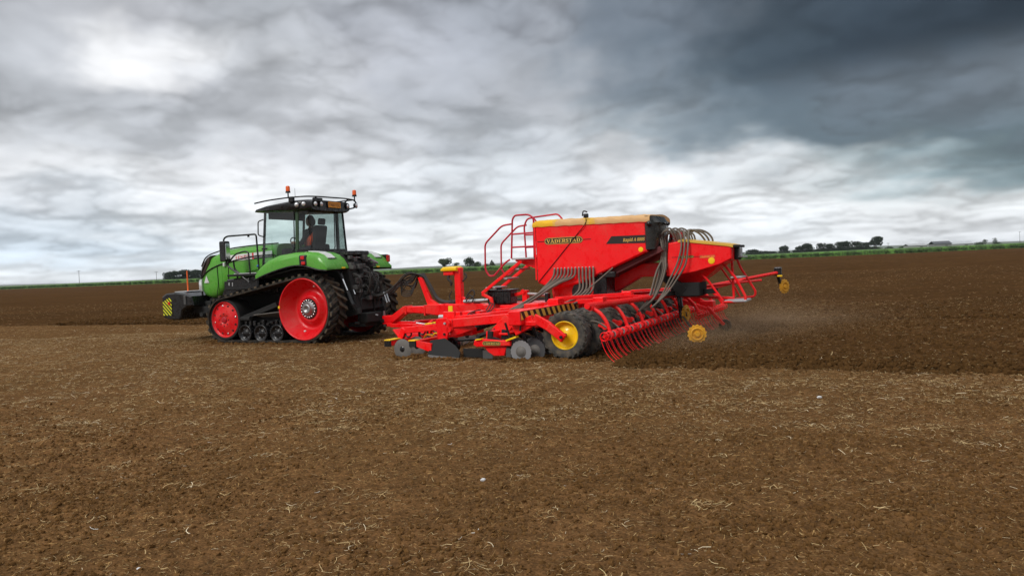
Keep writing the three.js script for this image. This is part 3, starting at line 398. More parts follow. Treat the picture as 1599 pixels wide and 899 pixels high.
  // chassis, steps and boxes below the hood
  obj('chassis', [bx(-11.6, -7.2, 0.75, 1.3, -0.42, 0.42, 0.04), bx(-11.75, -11.2, 0.8, 1.12, -0.36, 0.36, 0.04), bx(-8.3, -7.1, 0.7, 1.7, -0.55, 0.55, 0.06)], M.matt, T);
  obj('engine_block', [bx(-11.0, -9.2, 1.2, 1.62, -0.5, 0.5, 0.04), bx(-10.9, -10.5, 1.25, 1.55, -0.62, -0.4), rod([-10.4, 1.45, -0.6], [-10.0, 1.45, -0.6], 0.1)], M.black, T);
  side();
  obj('axle', rod([-7.34, 0.83, -1.45], [-7.34, 0.83, 0.75], 0.17, 0.17, 16), M.matt, T); obj('axle', rod([-9.89, 0.6, -1.5], [-9.89, 0.6, 0.8], 0.1), M.matt, T);
  obj('battery_box', ex([[-10.25, 1.2], [-10.05, 1.6], [-9.0, 1.68], [-9.0, 1.34], [-9.7, 1.28], [-10.0, 1.16]], -1.38, -0.9, 0.03), M.black, T);
  obj('platform', [bx(-9.9, -8.85, 1.67, 1.72, -1.5, -0.9), bx(-10.1, -9.0, 1.34, 1.38, -1.42, -1.36)], M.matt, T);
  obj('step_edge', bx(-9.7, -8.95, 1.72, 1.745, -1.48, -1.3), M.galv, T);
  obj('latch', [bx(-9.98, -9.94, 1.44, 1.52, -1.395, -1.375), bx(-9.86, -9.83, 1.42, 1.52, -1.395, -1.375), bx(-9.32, -9.28, 1.5, 1.62, -1.395, -1.375)], M.galv, T);
  side();
  obj('axle', rod([-7.34, 0.83, -1.45], [-7.34, 0.83, 0.75], 0.17, 0.17, 16), M.matt, T); obj('axle', rod([-9.89, 0.6, -1.5], [-9.89, 0.6, 0.8], 0.1), M.matt, T);
  obj('battery_box', ex([[-10.25, 1.2], [-10.05, 1.6], [-9.0, 1.68], [-9.0, 1.34], [-9.7, 1.28], [-10.0, 1.16]], 0.2, 0.68, 0.03), M.black, T);
  // handrails and the mirror on its arm
  const rail = M.black;
  obj('mirror_arm', [pipe([[-9.95, 2.2, -1.5], [-9.95, 2.62, -1.5], [-9.83, 2.68, -1.5], [-8.86, 2.68, -1.5], [-8.82, 1.7, -1.5]], 0.022, 0.07), bx(-9.14, -9.09, 2.62, 2.68, -1.52, -1.48)], rail, T);
  const mir = obj('mirror', bx(-10.0, -9.8, 2.05, 2.56, -1.62, -1.44, 0.03), M.black, T); obj('mirror_glass', bx(-9.804, -9.79, 2.1, 2.5, -1.6, -1.46, 0.005), M.chrome, mir);
  obj('handrail', [pipe([[-9.86, 2.0, -1.48], [-9.62, 2.22, -1.48], [-9.3, 2.28, -1.48], [-9.16, 2.26, -1.48], [-9.14, 1.72, -1.48]], 0.02, 0.12), pipe([[-9.92, 2.1, -1.48], [-9.9, 1.95, -1.48], [-9.2, 1.52, -1.45]], 0.024), pipe([[-9.86, 2.08, -1.3], [-9.84, 1.86, -1.3], [-9.35, 1.5, -1.3]], 0.022), pipe([[-9.84, 1.86, -1.3], [-9.75, 1.66, -1.3], [-9.78, 1.4, -1.3]], 0.018)], rail, T);
  obj('handrail', [pipe([[-9.86, 2.0, 0.78], [-9.62, 2.22, 0.78], [-9.16, 2.26, 0.78], [-9.14, 1.72, 0.78]], 0.02, 0.12), pipe([[-9.92, 2.1, 0.78], [-9.2, 1.52, 0.75]], 0.024)], rail, T);
  mid();
  obj('grab_handle', [pipe([[-9.17, 3.04, -0.9], [-9.27, 3.0, -0.98], [-9.29, 2.66, -0.98], [-9.2, 2.62, -0.9]], 0.016, 0.05)], M.grey, T);
  obj('blue_valve', put(new THREE.SphereGeometry(0.03, 8, 6), -9.17, 1.9, -1.17), std(0.03, 0.1, 0.35, 0.4), T);
  obj('lamp_bracket', bx(-10.9, -10.84, 1.94, 2.04, -0.64, -0.58), M.white, T);
  // front weight on the front linkage
  const wt = obj('front_weight', ex([[-12.93, 0.62], [-12.98, 0.8], [-12.97, 1.2], [-12.8, 1.29], [-12.4, 1.31], [-12.1, 1.27], [-11.86, 1.2], [-11.8, 0.95], [-12.05, 0.92], [-12.22, 0.82], [-12.28, 0.62], [-12.35, 0.57], [-12.6, 0.57]], -0.86, 0.86, 0.035), M.black, T);
  obj('weight_lid', bx(-12.75, -12.3, 1.305, 1.33, -0.62, 0.3, 0.01), M.galv, wt);
  obj('side_post', bx(-12.12, -12.04, 0.98, 1.22, -0.885, -0.85, 0.01), M.grey, wt);
  obj('warning_print', plateGeo([[-12.93, 0.7], [-12.6, 0.7], [-12.6, 1.17], [-12.72, 1.16], [-12.93, 1.06]], -0.866), new THREE.MeshStandardMaterial({ roughness: 0.55, map: canvasTex(256, 256, (c, w, h) => { c.fillStyle = '#d9dc1e'; c.fillRect(0, 0, w, h); c.strokeStyle = '#15150f'; c.lineWidth = 27; for (let k = -3; k < 9; k++) { c.beginPath(); c.moveTo(-20, k * 58 - 40); c.lineTo(w + 20, k * 58 + 150); c.stroke(); } }) }), wt, true);
  obj('side_marker_lamp', bx(-12.73, -12.64, 0.98, 1.06, -0.885, -0.86, 0.008), M.redLens, wt);
  obj('front_linkage', [beam([-12.1, 0.85, -0.5], [-11.3, 0.75, -0.5], 0.12, 0.2), beam([-12.1, 0.85, 0.5], [-11.3, 0.75, 0.5], 0.12, 0.2), bx(-11.95, -11.6, 0.6, 1.05, -0.45, 0.45, 0.04), beam([-12.0, 1.25, 0], [-11.6, 1.35, 0], 0.16, 0.16), bx(-11.95, -11.75, 1.2, 1.38, -0.3, -0.12), rod([-11.7, 0.7, -0.7], [-11.7, 0.7, 0.7], 0.06)], M.matt, T);
  obj('marker_rod', rod([-12.6, 1.3, -0.3], [-12.6, 1.88, -0.3], 0.02, 0.016, 8), M.orange, T);
  // cab
  const cab = group('cab', T); cab.scale.z = 0.84; cab.position.z = 0.144;
  obj('cab_floor', [exh([[-9.2, -0.9], [-8.1, -0.95], [-7.78, -0.78], [-7.78, 0.78], [-8.1, 0.95], [-9.2, 0.9]], 1.6, 1.82, 0.02), exh([[-8.3, -0.93], [-8.1, -0.95], [-7.76, -0.78], [-7.76, 0.78], [-8.1, 0.95], [-8.3, 0.93]], 1.8, 2.22, 0.02)], M.matt, cab);
  obj('cab_sill', loft([[[-8.1, 2.17, -0.97], [-8.1, 2.25, -0.97], [-8.1, 2.25, -0.9], [-8.1, 2.17, -0.9]], [[-7.75, 2.17, -0.79], [-7.75, 2.25, -0.79], [-7.78, 2.25, -0.74], [-7.78, 2.17, -0.74]], [[-7.75, 2.17, 0.79], [-7.75, 2.25, 0.79], [-7.78, 2.25, 0.74], [-7.78, 2.17, 0.74]], [[-8.1, 2.17, 0.97], [-8.1, 2.25, 0.97], [-8.1, 2.25, 0.9], [-8.1, 2.17, 0.9]]]), M.black, cab);
  for (const s of [-1, 1]) {
    obj('front_pillar', beam([-9.3, 1.7, 0.86 * s], [-9.14, 3.28, 0.84 * s], 0.05, 0.06), M.black, cab);
    obj('middle_pillar', [loft([ring(-8.15, 1.8, 1.81, 0, 0, 4, 12).map((q, i) => [-8.14 + 0.055 * Math.cos(i / 12 * 6.28), 1.9, 0.93 * s + 0.035 * Math.sin(i / 12 * 6.28)]), ring(-8.15, 3, 3, 0, 0, 4, 12).map((q, i) => [-8.1 + 0.05 * Math.cos(i / 12 * 6.28), 3.27, 0.88 * s + 0.035 * Math.sin(i / 12 * 6.28)])], { crease: 1 })], std(0.02, 0.055, 0.022, 0.5), cab);
    obj('rear_pillar', beam([-7.77, 2.2, 0.77 * s], [-7.84, 3.26, 0.76 * s], s < 0 ? 0.014 : 0.03, s < 0 ? 0.02 : 0.05, 0.004), M.black, cab);
    const dw = obj('door_glass', sheetGeo([[-9.27, 1.78], [-9.15, 3.24], [-8.16, 3.24], [-8.2, 2.2], [-8.55, 1.95], [-8.8, 1.78]], 0.89 * s), M.glass, cab);
    obj('door_frame', pipe([[-8.19, 3.2, 0.9 * s], [-8.22, 2.26, 0.91 * s], [-8.52, 2.02, 0.91 * s], [-8.78, 1.8, 0.91 * s], [-9.24, 1.79, 0.9 * s]], 0.016, 0.1), M.black, dw);
    obj('door_handle', [bx(-9.25, -9.08, 2.3, 2.34, s < 0 ? -0.95 : 0.9, s < 0 ? -0.9 : 0.95), pipe([[-8.86, 2.0, 0.93 * s], [-8.86, 2.14, 0.95 * s], [-8.8, 2.16, 0.95 * s], [-8.78, 1.95, 0.93 * s]], 0.013, 0.03)], M.black, dw);
    obj('side_window', quad([-8.08, 2.24, 0.92 * s], [-7.8, 2.24, 0.79 * s], [-7.86, 3.24, 0.78 * s], [-8.06, 3.24, 0.88 * s]), M.darkGlass, cab);
  }
  obj('rear_window', quad([-7.765, 2.24, -0.74], [-7.765, 2.24, 0.74], [-7.83, 3.24, 0.73], [-7.83, 3.24, -0.73]), M.darkGlass, cab);
  obj('windscreen', quad([-9.3, 1.85, -0.84], [-9.3, 1.85, 0.84], [-9.17, 3.26, 0.82], [-9.17, 3.26, -0.82]), M.glass, cab);
  obj('wiper', pipe([[-7.75, 2.3, 0.3], [-7.78, 2.75, 0.42], [-7.8, 3.05, 0.38]], 0.01), M.black, cab);
  const roof = obj('cab_roof', loft([ring(-9.52, 3.24, 3.27, -0.8, 0.8, 4), ring(-9.35, 3.22, 3.32, -0.96, 0.96, 4), ring(-9.0, 3.2, 3.38, -1.02, 1.02, 5), ring(-8.5, 3.18, 3.42, -1.04, 1.04, 6), ring(-8.1, 3.16, 3.45, -1.04, 1.04, 6), ring(-7.8, 3.16, 3.45, -0.98, 0.98, 6), ring(-7.66, 3.18, 3.43, -0.86, 0.86, 5)], { crease: 0.7 }), M.black, cab);
  obj('roof_rail', [pipe([[-9.3, 3.44, -1.06], [-8.9, 3.475, -1.1], [-8.2, 3.5, -1.1], [-7.72, 3.5, -1.0], [-7.6, 3.5, -0.7], [-7.58, 3.51, 0.6], [-7.62, 3.5, 1.0]], 0.018, 0.25), pipe([[-7.62, 3.5, 1.0], [-8.2, 3.5, 1.1], [-9.3, 3.44, 1.06]], 0.018, 0.2), rod([-8.16, 3.4, -1.02], [-8.16, 3.5, -1.1], 0.02), rod([-7.7, 3.42, -0.7], [-7.62, 3.5, -0.7], 0.02), rod([-7.7, 3.42, 0.7], [-7.6, 3.5, 0.7], 0.02)], M.black, roof);
  obj('lamp_bracket', [pipe([[-7.8, 3.25, 0.85], [-7.62, 3.3, 1.05], [-7.62, 3.45, 1.12], [-7.62, 3.5, 1.0]], 0.02, 0.05), bx(-8.2, -8.06, 3.38, 3.52, -1.1, -1.0, 0.02)], M.black, roof);
  for (const [l, y, w] of [[-8.19, 3.63, -1.1], [-7.62, 3.61, 1.06]]) { // flashing beacons
    const b = obj('beacon', [rod([l, y - 0.14, w], [l, y - 0.01, w], 0.018), put(new THREE.CylinderGeometry(0.06, 0.065, 0.04, 16), l, y, w)], M.black, roof);
    obj('beacon_lens', put(new THREE.LatheGeometry([[0.0005, 0.15], [0.03, 0.147], [0.052, 0.13], [0.056, 0.03], [0.05, 0.02]].map(([a, c]) => new THREE.Vector2(a, c)), 16), l, y, w), M.amber, b);
  }
  obj('aerial', rod([-8.05, 3.5, -1.0], [-8.05, 3.72, -1.0], 0.006, 0.003, 5), M.black, roof);
  const lampAt = (l, y, w, yaw) => { const b = obj('work_lamp', new THREE.CylinderGeometry(0.075, 0.055, 0.07, 18).rotateZ(Math.PI / 2).rotateZ(Math.PI).rotateY(yaw).translate(...V(l, y, w).toArray()), M.black, roof); const q = V(l, y, w).add(new THREE.Vector3(0.03 * Math.cos(yaw), 0, -0.03 * Math.sin(yaw))); obj('lens', new THREE.SphereGeometry(0.066, 16, 8, 0, 6.283, 0, 1.0).translate(0, -0.034, 0).rotateZ(-Math.PI / 2).rotateY(yaw).translate(...q.toArray()), M.lamp, b); };
  lampAt(-8.0, 3.32, -1.02, -1.15); lampAt(-7.84, 3.33, -0.96, -0.8); lampAt(-7.66, 3.33, -0.73, -0.25); lampAt(-7.64, 3.33, -0.5, -0.1); lampAt(-7.66, 3.33, 0.72, 0.1); lampAt(-7.62, 3.36, 1.08, 0.1);
  obj('rear_console', bx(-7.7, -7.62, 3.38, 3.48, -0.78, -0.42, 0.02), M.black, roof);
  { const g = new THREE.PlaneGeometry(0.56, 0.14).rotateY(Math.PI / 2).translate(...V(-7.625, 3.335, 0.1).toArray()); const holder = obj('number_plate', bx(-7.66, -7.63, 3.255, 3.415, -0.2, 0.4, 0.01), M.black, roof); obj('plate_print', g, new THREE.MeshStandardMaterial({ roughness: 0.5, map: canvasTex(512, 128, (c, w, h) => { c.fillStyle = '#d9932b'; c.fillRect(0, 0, w, h); c.fillStyle = '#3a2410'; c.font = 'bold 100px sans-serif'; c.textAlign = 'center'; c.textBaseline = 'middle'; c.fillText('YX68 EOZ', w / 2, h / 2 + 4, w - 30); }) }), holder, true); }
  // inside the cab
  obj('driver_seat', [bx(-8.62, -8.1, 2.02, 2.14, -0.28, 0.28, 0.05), beam([-8.16, 2.1, 0], [-8.02, 2.85, 0], 0.5, 0.13, 0.05), beam([-8.0, 2.86, 0], [-7.97, 3.02, 0], 0.26, 0.09, 0.03), bx(-8.55, -8.2, 1.8, 2.04, -0.22, 0.22), bx(-8.6, -8.15, 2.22, 2.29, 0.33, 0.45, 0.03), bx(-8.6, -8.15, 2.22, 2.29, -0.45, -0.33, 0.03)], M.seat, cab);
  obj('steering_column', [rod([-9.1, 1.8, -0.02], [-8.85, 2.38, -0.02], 0.06), new THREE.TorusGeometry(0.19, 0.016, 8, 28).rotateY(Math.PI / 2).rotateZ(0.45).translate(...V(-8.83, 2.42, -0.02).toArray()), bx(-9.18, -9.0, 1.82, 2.32, -0.3, 0.28, 0.06)], M.matt, cab);
  obj('monitor', [beam([-8.5, 2.62, 0.58], [-8.46, 2.86, 0.58], 0.32, 0.04, 0.01), rod([-8.5, 2.2, 0.5], [-8.48, 2.65, 0.56], 0.02)], M.matt, cab);
  obj('armrest_console', [bx(-8.75, -8.2, 2.0, 2.4, 0.42, 0.66, 0.05), rod([-8.66, 2.38, 0.5], [-8.7, 2.54, 0.5], 0.03)], M.matt, cab);
  obj('sun_blind', bx(-9.12, -9.1, 3.05, 3.22, -0.75, 0.75, 0), M.matt, cab);
  // rear end: linkage, valves, lift rams, drawbar
  obj('toolbox', bx(-7.72, -6.98, 2.06, 2.17, -0.42, 0.4, 0.03), M.black, T);
  obj('rear_housing', [ex([[-7.8, 1.65], [-7.7, 2.12], [-7.15, 2.1], [-6.95, 1.8], [-6.85, 1.3], [-6.75, 0.75], [-7.0, 0.6], [-7.8, 0.7]], -0.5, 0.5, 0.04), bx(-6.9, -6.6, 0.42, 0.66, -0.32, 0.32, 0.03)], M.matt, T);
  const bits = []; for (let k = 0; k < 46; k++) { const y = 0.95 + r() * 1.05, l = -7.02 + (1.9 - y) * 0.22, w = (r() * 2 - 1) * 0.45, a = 0.04 + r() * 0.08; bits.push(bx(l, l + 0.06 + r() * 0.12, y, y + a, w - a * 0.6, w + a * 0.6, 0.008)); } obj('valve_block', bits, M.grey, T);
  const cab_ = []; for (let k = 0; k < 16; k++) { const w = (r() * 2 - 1) * 0.42, y = 1.25 + r() * 0.6; cab_.push(hose([[-6.95, y, w], [-6.7 + r() * 0.1, y - 0.05 - r() * 0.1, w + (r() - 0.5) * 0.2], [-6.72, y - 0.35 - r() * 0.2, w + (r() - 0.5) * 0.3], [-6.9, y - 0.5 - r() * 0.3, w + (r() - 0.5) * 0.3]], 0.012 + r() * 0.01, 10, 5)); } obj('hydraulic_pipes', cab_, M.darkHose, T);
  for (const s of [-1, 1]) {
    obj('lift_ram', [rod([-7.2, 1.85, 0.62 * s], [-7.04, 1.5, 0.62 * s], 0.045), rod([-6.92, 1.2, 0.62 * s], [-6.78, 0.88, 0.62 * s], 0.05)], M.black, T);
    obj('ram_rod', [rod([-7.1, 1.62, 0.62 * s], [-6.92, 1.22, 0.62 * s], 0.026)], M.chrome, T);
    obj('link_rod', [rod([-7.05, 1.7, 0.42 * s], [-6.98, 1.5, 0.44 * s], 0.022), rod([-6.96, 1.46, 0.44 * s], [-6.82, 1.12, 0.46 * s], 0.026)], M.chrome, T);
    obj('lower_link', [beam([-7.3, 0.62, 0.42 * s], [-6.65, 0.72, 0.5 * s], 0.08, 0.14, 0.02), beam([-6.78, 0.9, 0.62 * s], [-6.75, 0.72, 0.5 * s], 0.06, 0.1)], M.matt, T);
  }
  obj('upper_pipe', [hose([[-7.3, 2.0, -0.5], [-7.1, 2.02, -0.1], [-6.95, 1.95, 0.3], [-6.92, 1.85, 0.6]], 0.018), rod([-7.0, 1.98, 0.4], [-6.9, 1.85, 0.62], 0.03)], M.steel, T);
  obj('drawbar_frame', [pipe([[-6.78, 0.45, -0.32], [-6.76, 1.0, -0.32], [-6.74, 1.0, 0.18], [-6.76, 0.45, 0.18]], 0.02, 0.03), bx(-7.2, -6.7, 0.32, 0.42, -0.3, 0.4, 0.02), bx(-6.85, -6.5, 0.38, 0.47, 0.2, 0.45, 0.02), bx(-6.8, -6.65, 0.47, 0.62, 0.2, 0.44, 0.02)], M.matt, T);
  obj('hitch_pin', [rod([-6.58, 0.28, 0.34], [-6.58, 0.66, 0.34], 0.03), pipe([[-6.85, 0.58, -0.1], [-6.65, 0.6, 0.0], [-6.55, 0.58, 0.05]], 0.018), rod([-6.95, 0.42, -0.33], [-6.85, 0.42, -0.33], 0.03)], M.steel, T);
  obj('rear_shield', bx(-6.9, -6.86, 0.55, 0.95, 0.1, 0.62, 0.01), std(0.03, 0.012, 0.01, 0.8), T);
  side();
  obj('warning_tag', bx(-8.08, -8.03, 0.86, 0.92, -1.72, -1.7, 0.005), M.yellow, T);
}
function plateGeo(pts, w) { const s = new THREE.Shape(pts.map(([l, y]) => new THREE.Vector2(l - L0, y))), g = new THREE.ShapeGeometry(s, 12), p = g.attributes.position; g.computeBoundingBox(); const b = g.boundingBox, uv = new Float32Array(p.count * 2); for (let i = 0; i < p.count; i++) { uv[2 * i] = (p.getX(i) - b.min.x) / (b.max.x - b.min.x); uv[2 * i + 1] = (p.getY(i) - b.min.y) / (b.max.y - b.min.y); } g.setAttribute('uv', new THREE.BufferAttribute(uv, 2)); return g.translate(0, 0, W0 - w); }
function sheetGeo(pts, w) { return plateGeo(pts, w); }
function quad(a, b, c, d) { const g = new THREE.BufferGeometry(), p = [a, b, c, a, c, d].map((q) => V(...q)); g.setAttribute('position', new THREE.BufferAttribute(new Float32Array(p.flatMap((q) => q.toArray())), 3)); g.computeVertexNormals(); return boxUV(g); }
// ------------------------------------------------------------------ the trailed seed drill
{
  const D = machine('seed_drill', 'red trailed seed drill with big hopper, yellow wheels and spring tines', 'seed drill', 0, 0);
  const r = rng(57);
  const sides = [-1, 1];
  // drawbar and centre frame
  obj('hitch_block', [bx(-6.24, -5.96, 0.31, 0.53, -0.12, 0.12, 0.02), bx(-6.1, -5.9, 0.26, 0.34, -0.14, 0.14)], M.red, D);
  obj('drawbar', [ex([[-6.2, 0.52], [-5.98, 0.52], [-5.62, 0.74], [-4.98, 0.745], [-4.9, 0.79], [-1.6, 0.77], [-1.2, 0.5], [-4.3, 0.48], [-4.75, 0.53], [-4.95, 0.56], [-5.55, 0.6], [-5.9, 0.36], [-6.2, 0.36]], -0.13, 0.13, 0.02), beam([-6.0, 0.34, 0.02], [-5.2, 0.33, -0.05], 0.12, 0.09)], M.red, D);
  obj('draw_ram', rod([-4.9, 0.3, -0.1], [-4.45, 0.2, -0.1], 0.055), M.black, D); obj('ram_rod', rod([-5.25, 0.34, -0.1], [-4.85, 0.29, -0.1], 0.028), M.chrome, D);
  obj('drawbar_strap', [bx(-5.55, -5.5, 0.56, 0.76, -0.15, 0.15, 0.008), bx(-5.0, -4.96, 0.52, 0.77, -0.15, 0.15, 0.008), bx(-4.45, -4.42, 0.46, 0.8, -0.14, 0.14, 0.006)], M.red, D);
  obj('reflector', bx(-4.32, -4.2, 0.6, 0.74, -0.15, -0.13, 0.03), M.yellow, D);
  obj('hose_post', [ex([[-5.2, 1.44], [-5.1, 1.44], [-4.85, 0.9], [-4.62, 0.76], [-4.95, 0.76]], -0.05, 0.05, 0.012)], M.red, D);
  obj('hose_sleeve', [hose([[-5.14, 1.52, 0.1], [-4.96, 1.24, 0.1], [-4.76, 0.92, 0.1], [-4.55, 0.82, 0.1], [-4.1, 0.83, 0.12], [-3.6, 0.82, 0.14]], 0.05, 26, 8)], M.darkHose, D);
  const hl = []; for (let k = 0; k < 8; k++) { const w = -0.28 + k * 0.06, h = 1.62 - k * 0.05; hl.push(hose([[-6.7, 1.0 + r() * 0.15, w], [-6.1, 1.02 + r() * 0.1, w - 0.05], [-5.72, 1.24 + r() * 0.12, w], [-5.4, h - 0.12 * r(), w * 0.7], [-5.18, 1.52, w * 0.4], [-5.06, 1.4, 0.08]], 0.016, 26, 6)); } for (let k = 0; k < 4; k++) hl.push(hose([[-5.2, 1.5, -0.1], [-5.45, 1.5 - k * 0.08, -0.16], [-5.62, 1.22 - k * 0.06, -0.14], [-5.4, 1.12 - k * 0.04, -0.1], [-5.22, 1.36, -0.06]], 0.014, 18, 5)); for (const h of hl) obj('hydraulic_hose', h, M.darkHose, D);
  obj('hose_coupling', [rod([-6.02, 1.12, -0.3], [-5.94, 0.86, -0.3], 0.02), rod([-5.98, 1.12, -0.26], [-5.9, 0.88, -0.26], 0.016)], M.chrome, D);
  // post with the yellow control box
  obj('control_post', [bx(-4.16, -3.99, 0.6, 1.63, -0.08, 0.08, 0.02), ex([[-4.15, 0.9], [-4.16, 0.78], [-3.7, 0.77], [-3.98, 0.95]], -0.05, 0.05, 0.01)], M.red, D);
  const cb = obj('control_box', [bx(-4.42, -4.15, 1.46, 1.56, -0.14, 0.14, 0.02)], M.red, D); obj('box_lid', loft([ring(-4.46, 1.555, 1.62, -0.18, 0.18, 5), ring(-4.4, 1.55, 1.66, -0.19, 0.19, 5), ring(-4.1, 1.55, 1.67, -0.19, 0.19, 5), ring(-4.05, 1.555, 1.64, -0.18, 0.18, 5)]), M.yellow, cb);
  obj('control_cable', [hose([[-4.28, 1.46, -0.1], [-4.3, 1.38, -0.12], [-4.22, 1.3, -0.12], [-4.24, 1.22, -0.1]], 0.03, 10), hose([[-4.22, 1.1, -0.1], [-4.3, 0.95, -0.1], [-4.2, 0.8, -0.1]], 0.014), hose([[-3.95, 1.5, 0.05], [-3.9, 1.42, 0.05], [-3.98, 1.3, 0.0]], 0.02), hose([[-3.9, 0.82, -0.1], [-3.8, 1.0, -0.1], [-3.66, 1.1, -0.1], [-3.62, 1.0, -0.1], [-3.75, 0.86, -0.1], [-3.5, 0.8, -0.1]], 0.018), hose([[-3.8, 0.84, -0.2], [-3.7, 0.98, -0.2], [-3.6, 0.92, -0.2], [-3.64, 0.82, -0.2]], 0.016)], M.darkHose, D);
  obj('frame_ram', [rod([-3.9, 0.84, -0.12], [-3.35, 0.86, -0.12], 0.04), rod([-3.35, 0.86, -0.12], [-3.05, 0.9, -0.12], 0.028)], M.galv, D);
  obj('wing_lock_ram', [rod([-4.05, 0.55, -1.0], [-3.6, 0.56, -0.95], 0.05)], M.galv, D);
  // main frame cross members
  obj('front_cross_member', [bx(-2.52, -2.28, 0.44, 0.69, -3.45, 3.45, 0.02)], M.red, D);
  obj('centre_frame', [bx(-2.6, -0.7, 0.5, 0.78, -0.85, -0.65, 0.02), bx(-2.6, -0.7, 0.5, 0.78, 0.65, 0.85, 0.02), bx(-1.9, -0.6, 0.62, 0.82, -0.75, 0.75, 0.02), ex([[-3.2, 0.78], [-1.9, 0.8], [-1.9, 0.58], [-3.0, 0.55]], -0.55, 0.55, 0.02)], M.red, D);
  obj('rear_cross_member', [bx(-0.92, -0.68, 0.6, 0.85, -3.85, 3.85, 0.02)], M.red, D);
  for (const s of sides) {
    const f = (a, b) => s < 0 ? [-b, -a] : [a, b], S = (g0, g1, y0, y1, a, b, c) => { const [p, q] = f(a, b); return bx(g0, g1, y0, y1, p, q, c); };
    obj('end_plate', ex([[-2.56, 0.26], [-2.6, 0.66], [-2.54, 0.71], [-2.36, 0.72], [-2.3, 0.62], [-2.34, 0.4], [-2.4, 0.24], [-2.47, 0.22]], ...f(3.46, 3.52), 0.01), M.red, D);
    obj('wing_strut', [beam([-2.35, 0.62, 2.9 * s], [-0.85, 0.74, 2.2 * s], 0.16, 0.2), beam([-2.4, 0.6, 3.38 * s], [-0.8, 0.72, 3.1 * s], 0.12, 0.16), beam([-2.4, 0.66, 1.4 * s], [-0.8, 0.72, 1.2 * s], 0.14, 0.18), S(-2.5, -2.1, 0.68, 0.78, 2.4, 2.7), S(-2.55, -2.3, 0.68, 0.8, 3.0, 3.1), S(-2.55, -2.3, 0.68, 0.82, 3.25, 3.32), S(-1.2, -0.85, 0.78, 0.9, 1.2, 1.5), S(-1.2, -0.9, 0.78, 0.9, 2.3, 2.6)], M.red, D);
    obj('wing_ram', rod([-2.15, 0.44, 2.95 * s], [-1.62, 0.6, 2.95 * s], 0.055), M.black, D);
    obj('stabiliser_rod', rod([-2.14, 0.2, 3.3 * s], [-1.85, 0.34, 3.3 * s], 0.016), M.chrome, D);
    obj('stabiliser', [rod([-1.85, 0.34, 3.3 * s], [-1.45, 0.48, 3.3 * s], 0.04), beam([-1.5, 0.42, 3.1 * s], [-1.42, 0.66, 3.1 * s], 0.05, 0.08)], M.black, D);
    obj('depth_scale', beam([-1.72, 0.59, 3.2 * s], [-1.5, 0.64, 3.2 * s], 0.06, 0.05), M.yellow, D);
    // warning stripes on the rear cross member
    for (const a of [0.3, 0.42, 0.62]) obj('plate_bolt', rod([-2.45 + a * 0.1, a, 3.52 * s], [-2.45 + a * 0.1, a, 3.545 * s], 0.022, 0.022, 8), a > 0.5 ? M.galv : M.matt, D);
    obj('wing_hinge', [beam([-2.36, 0.42, 3.4 * s], [-1.95, 0.55, 3.2 * s], 0.08, 0.14), beam([-2.3, 0.7, 3.3 * s], [-1.7, 0.72, 3.0 * s], 0.07, 0.08), rod([-2.32, 0.5, 3.52 * s], [-2.32, 0.5, 3.3 * s], 0.05), S(-2.2, -2.0, 0.36, 0.5, 3.0, 3.2, 0.02)], M.red, D);
    obj('front_link', [beam([-5.7, 0.32, 0.5 * s], [-3.7, 0.36, 1.2 * s], 0.07, 0.09), beam([-4.3, 0.44, 0.9 * s], [-3.66, 0.3, 2.6 * s], 0.06, 0.08)], M.red, D);
    for (let k = 0; k < 3; k++) obj('hydraulic_hose', hose([[-3.1, 0.82, 0.35 * s], [-2.7, 0.8 + 0.02 * k, (0.9 + 0.1 * k) * s], [-2.35, 0.72, (1.8 + 0.12 * k) * s], [-2.22, 0.73 + 0.03 * k, 2.5 * s], [-2.16, 0.7, (2.9 + 0.1 * k) * s], [-1.95, 0.56 - 0.03 * k, 3.05 * s]], 0.013, 26, 5), M.darkHose, D);
    for (let k = 0; k < 7; k++) { const a = 1.0 + k * 0.38; obj('beam_bracket', [S(-2.3, -2.18, 0.46, 0.7, a, a + 0.03, 0.006), S(-2.62, -2.5, 0.46, 0.66, a, a + 0.03, 0.006)], k % 3 === 1 ? M.black : M.red, D); obj('bracket_bolt', rod([-2.24, 0.62, s * (a - 0.012)], [-2.24, 0.62, s * (a + 0.04)], 0.018, 0.018, 6), M.galv, D); }
    obj('lock_spring', rod([-2.2, 0.3, 3.38 * s], [-1.75, 0.32, 3.38 * s], 0.03, 0.03, 10), M.black, D); obj('grease_tag', S(-1.95, -1.88, 0.6, 0.64, 3.2, 3.26, 0.004), M.yellow, D);
    for (let k = 0; k < 5; k++) obj('tool_spring', [new THREE.TorusGeometry(0.07, 0.018, 6, 16).translate(...V(-3.42, 0.4, (1.2 + k * 0.5) * s).toArray())], M.black, D);
    // front levelling tool
    obj('levelling_beam', [S(-3.66, -3.54, 0.2, 0.3, 0.9, 3.62, 0.012), S(-3.1, -2.98, 0.2, 0.3, 0.9, 3.62, 0.012)], M.red, D);
    obj('beam_end_cap', [S(-3.67, -3.53, 0.19, 0.31, 3.62, 3.66, 0.006)], M.black, D); obj('beam_end_edge', [S(-3.67, -3.53, 0.305, 0.325, 3.3, 3.66, 0.004), S(-3.12, -2.97, 0.3, 0.32, 3.5, 3.67, 0.004)], M.yellow, D);
    obj('beam_end_cap', [S(-3.11, -2.97, 0.19, 0.3, 3.62, 3.66, 0.006)], M.matt, D);
    for (let k = 0; k < 5; k++) { const a = 0.72 + k * 0.5; obj('levelling_board', [beam([-3.62, 0.3, s * (a + 0.24)], [-3.78, 0.48, s * (a + 0.24)], 0.49, 0.03), beam([-3.55, 0.2, s * (a + 0.1)], [-3.48, 0.06, s * (a + 0.1)], 0.06, 0.03)], M.red, D); }
